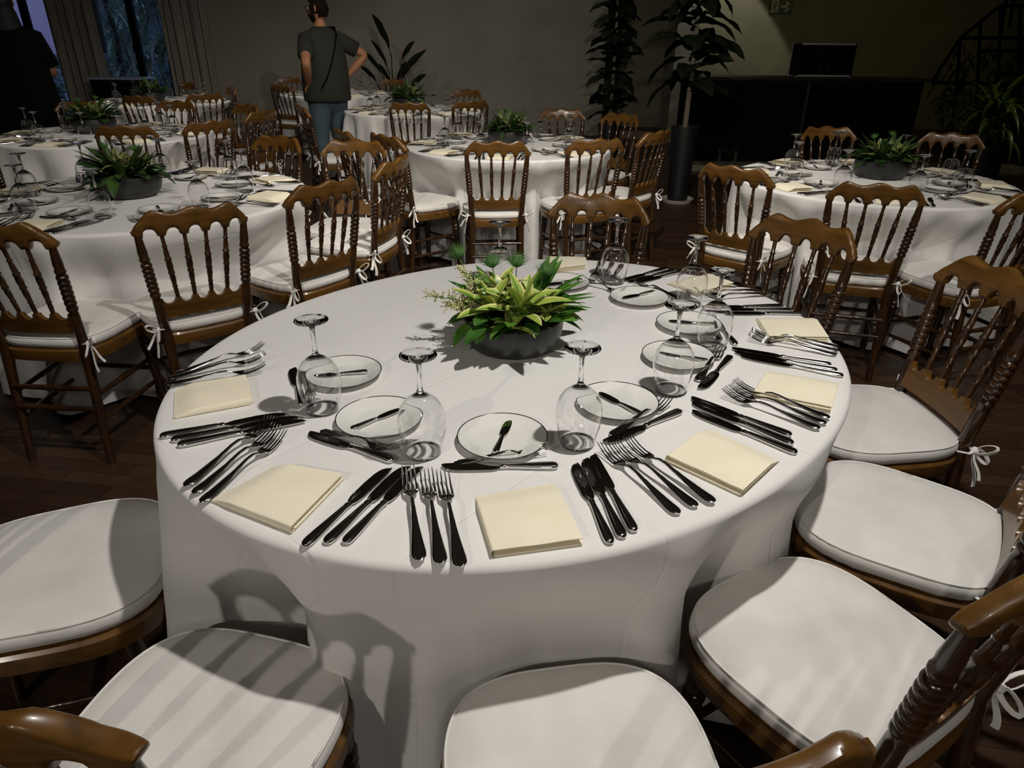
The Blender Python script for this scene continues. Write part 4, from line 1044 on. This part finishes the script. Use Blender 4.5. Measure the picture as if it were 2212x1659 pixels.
def figure(loc, hd, label, yaw, arms, shirt, pants, hairm, beard, long_coat=False, stout=1.0, hair_len=0.0, cap=False):
    c = (0, .015, 1.665)
    J = {'pelvis': (0, 0, .95, .150*stout, .115*stout), 'belly': (0, .015, 1.10, .150*stout, .125*stout), 'chest': (0, 0, 1.30, .165, .115), 'upper': (0, -.01, 1.40, .112, .075), 'neck': (0, 0, 1.52, .058, .058), 'headb': (0, .01, 1.60, .055, .060)}
    E_ = [('pelvis', 'belly'), ('belly', 'chest'), ('chest', 'upper'), ('upper', 'neck'), ('neck', 'headb')]
    for s_, n_ in ((-1, 'L'), (1, 'R')):
        J['sh'+n_] = (s_*.18, -.01, 1.395, .055, .055); el, wr = arms[n_]
        J['ua'+n_] = tuple((V((s_*.20, -.01, 1.40))*.5+V(el)*.5))+(.056, .056)
        J['el'+n_] = tuple(el)+(.046, .046); J['fa'+n_] = tuple(V(el)*.6+V(wr)*.4)+(.048, .044); J['wr'+n_] = tuple(wr)+(.026, .026)
        E_ += [('upper', 'sh'+n_), ('sh'+n_, 'ua'+n_), ('ua'+n_, 'el'+n_), ('el'+n_, 'fa'+n_), ('fa'+n_, 'wr'+n_)]
        J['hip'+n_] = (s_*.09, 0, .86, .095*stout, .10*stout); J['kn'+n_] = (s_*.11, .01, .48, .058, .062); J['ca'+n_] = (s_*.115, -.02, .34, .056, .058); J['an'+n_] = (s_*.12, -.02, .09, .036, .042); J['to'+n_] = (s_*.135, .12, .045, .040, .030)
        E_ += [('pelvis', 'hip'+n_), ('hip'+n_, 'kn'+n_), ('kn'+n_, 'ca'+n_), ('ca'+n_, 'an'+n_), ('an'+n_, 'to'+n_)]
    vs, fs = skin_mesh(J, E_, 'pelvis')
    b = MB(); b.add(vs, fs); b.loft(head_pts(c, yaw)); ear(b, c, yaw, -1); ear(b, c, yaw, 1)
    for s_, n_ in ((-1, 'L'), (1, 'R')):
        el, wr = arms[n_]; f = (V(wr)-V(el)).normalized(); f2 = V((-s_*.75, .35, -.55)); hand(b, wr, f*.4+f2.normalized()*.8, (-s_*.3, -.3, -.9), 1 if s_ < 0 else -1)
    o = b.build('person', SK, None, loc, R(hd-90), sharp=0); tag(o, label, 'person')
    # shirt with short sleeves
    g = .018
    rg = [(.84, .205, .168), (.86, .208, .172), (1.0, .208, .174), (1.12, .204, .170), (1.25, .206, .158), (1.36, .216, .142), (1.425, .214, .128), (1.465, .180, .112), (1.495, .118, .092), (1.52, .078, .074)]
    if long_coat: rg = [(.08, .31, .27), (.10, .31, .27), (.45, .27, .235), (.75, .235, .20)]+rg[2:]
    def fx(z): return stout if z < 1.2 else 1+(stout-1)*max(0, (1.42-z)/.22)
    b = MB(); b.loft([[(hx*fx(z)*cos(t)*(1+.012*sin(5*t+z*20)), hy*fx(z)*sin(t)-.005, z) for t in [2*pi*k/36 for k in range(36)]] for z, hx, hy in rg])
    for s_, n_ in ((-1, 'L'), (1, 'R')):
        t = .85 if long_coat else .66; p0 = V((s_*.125, -.005, 1.435)); p1 = V((s_*.185, -.01, 1.405)); q = V((s_*.20, -.01, 1.40)).lerp(V(arms[n_][0]), t)
        b.tube([p0, p1, p1.lerp(q, .5), q], [.058, .078, .080, .078], 16)
    so = b.build('shirt' if not long_coat else 'coat', shirt, o, sharp=0)
    if not long_coat:
        JP = {'waist': (0, .0, 1.04, .160*stout, .135*stout), 'pelvis': (0, 0, .93, .168*stout, .142*stout)}; EP = [('waist', 'pelvis')]
        for s_, n_ in ((-1, 'L'), (1, 'R')):
            JP['h'+n_] = (s_*.092, 0, .80, .112*stout, .118*stout); JP['k'+n_] = (s_*.11, .01, .48, .078, .082); JP['c'+n_] = (s_*.115, -.01, .30, .070, .074); JP['a'+n_] = (s_*.12, -.01, .07, .060, .070)
            EP += [('pelvis', 'h'+n_), ('h'+n_, 'k'+n_), ('k'+n_, 'c'+n_), ('c'+n_, 'a'+n_)]
        vs, fs = skin_mesh(JP, EP, 'pelvis'); b = MB(); b.add(vs, fs); b.build('trousers', pants, o, sharp=0)
    b = MB()
    for s_ in (-1, 1):
        b.loft([[(s_*.13+.046*cos(a)*k, .05+.135*sin(a)*k+(.0), z) for a in [2*pi*j/20 for j in range(20)]] for k, z in ((.98, .0), (1.03, .02), (.98, .045), (.75, .085), (.5, .10))])
    b.build('shoes', M['black'], o)
    # hair: cap of the skull, cut away from the face
    rings = head_pts(c, yaw, grow=.010); hb = MB(); top = []
    nu = len(rings[0])
    for i, r_ in enumerate(rings):
        if i >= 11: top.append([r_[j] for j in range(nu)])
    keep = MB(); base = [p for r_ in rings for p in r_]; fs = []
    for i in range(len(rings)-1):
        for j in range(nu):
            a = 2*pi*(j+.5)/nu; z = -cos(pi*(i+.5)/24)
            back = cos(a) < .35
            if (z > .45 and not (cos(a) > .75 and z < .55)) or (back and z > -.30) or (cos(a) < -.3 and z > -.55): fs.append((i*nu+j, i*nu+(j+1) % nu, (i+1)*nu+(j+1) % nu, (i+1)*nu+j))
    keep.add(base, fs); keep.build('hair', hairm, o, sharp=0)
    if hair_len:
        b = MB(); b.loft([[(c[0]+w_*cos(a), c[1]-.05+d_*sin(a), z) for a in [2*pi*j/20 for j in range(20)]] for w_, d_, z in ((.07, .05, 1.70), (.105, .085, 1.60), (.13, .085, 1.45), (.15, .075, 1.25), (.11, .05, 1.10), (.03, .02, 1.05))]); b.build('long_hair', hairm, o, sharp=0)
    if beard:
        fs = []
        for i in range(len(rings)-1):
            for j in range(nu):
                a = 2*pi*(j+.5)/nu; z = -cos(pi*(i+.5)/24)
                if cos(a) > -.05 and z < -.30 and not (cos(a) > .85 and -.58 < z < -.42): fs.append((i*nu+j, i*nu+(j+1) % nu, (i+1)*nu+(j+1) % nu, (i+1)*nu+j))
        rb = head_pts((c[0], c[1], c[2]-.006), yaw, grow=.012); b = MB(); b.add([p for r_ in rb for p in r_], fs); b.build('beard', hairm, o, sharp=0)
    # eyes
    b = MB()
    for s_ in (-1, 1):
        p = V((s_*.031, .083, .014)); b.ball((p.x*cos(yaw)-p.y*sin(yaw)+c[0], p.x*sin(yaw)+p.y*cos(yaw)+c[1], c[2]+p.z), .012, 10, 8)
    b.build('eyes', mat('eye_white', (.6, .58, .55), .3), o, sharp=0)
    if cap:   # spectacles
        b = MB()
        def rot(p): return V((p[0]*cos(yaw)-p[1]*sin(yaw)+c[0], p[0]*sin(yaw)+p[1]*cos(yaw)+c[1], p[2]+c[2]))
        for s_ in (-1, 1):
            b.tube([rot((s_*.032+.022*cos(t), .104, .016+.016*sin(t))) for t in [2*pi*k/16 for k in range(17)]], .0022, 6)
            b.tube([rot((s_*.054, .104, .02)), rot((s_*.078, .05, .022)), rot((s_*.084, -.01, .022))], .002, 6)
        b.build('spectacles', M['black'], o)
    return o
man = figure((-1.93, 7.72, 0), 138, 'bearded man in a dark shirt and jeans standing with hands on hips, head turned left', .5,
    {'L': ((-.36, -.24, 1.20), (-.235, -.05, 1.00)), 'R': ((.42, -.14, 1.26), (.235, -.02, 1.05))}, mat('dark_grey_green_shirt', (.017, .017, .012), .9), mat('faded_blue_jeans', (.055, .085, .105), .9), mat('black_brown_hair', (.008, .005, .003), .9, **{'Specular IOR Level': .1}), True, stout=1.2, cap=True)
b = MB(); pts = [(.125, .06, 1.505), (.12, -.07, 1.505), (.09, -.130, 1.44), (.03, -.168, 1.33), (-.04, -.198, 1.20), (-.12, -.205, 1.06), (-.18, -.178, .96)]
b.tube(pts, .018, 8, flat=.35, up=(0, 1, 0)); b.build('shoulder_strap', M['black'], man)
figure((-4.50, 6.9, 0), 112, 'dark figure in a long black coat at the top left, forearm bent', .4,
    {'L': ((-.38, -.14, 1.14), (-.20, .20, 1.12)), 'R': ((.26, .02, 1.12), (.10, .26, 1.05))}, mat('black_coat', (.003, .003, .003), .95, **{'Specular IOR Level': .1}), None, mat('black_hair', (.005, .004, .004), .7), False, long_coat=True, hair_len=1, stout=1.2)

# real light bent by the near goblets
KEYL.data.cycles.is_caustics_light = True
for o in COL.objects:
    if o.name.startswith(('glass_bowl', 'stem_and_foot')) and o.parent and o.parent.location.y < 2.2 and o.parent.location.x > -.9: o.cycles.is_caustics_caster = True
    if o.name.split('.')[0] in ('tablecloth', 'dish', 'napkin'): o.cycles.is_caustics_receiver = True
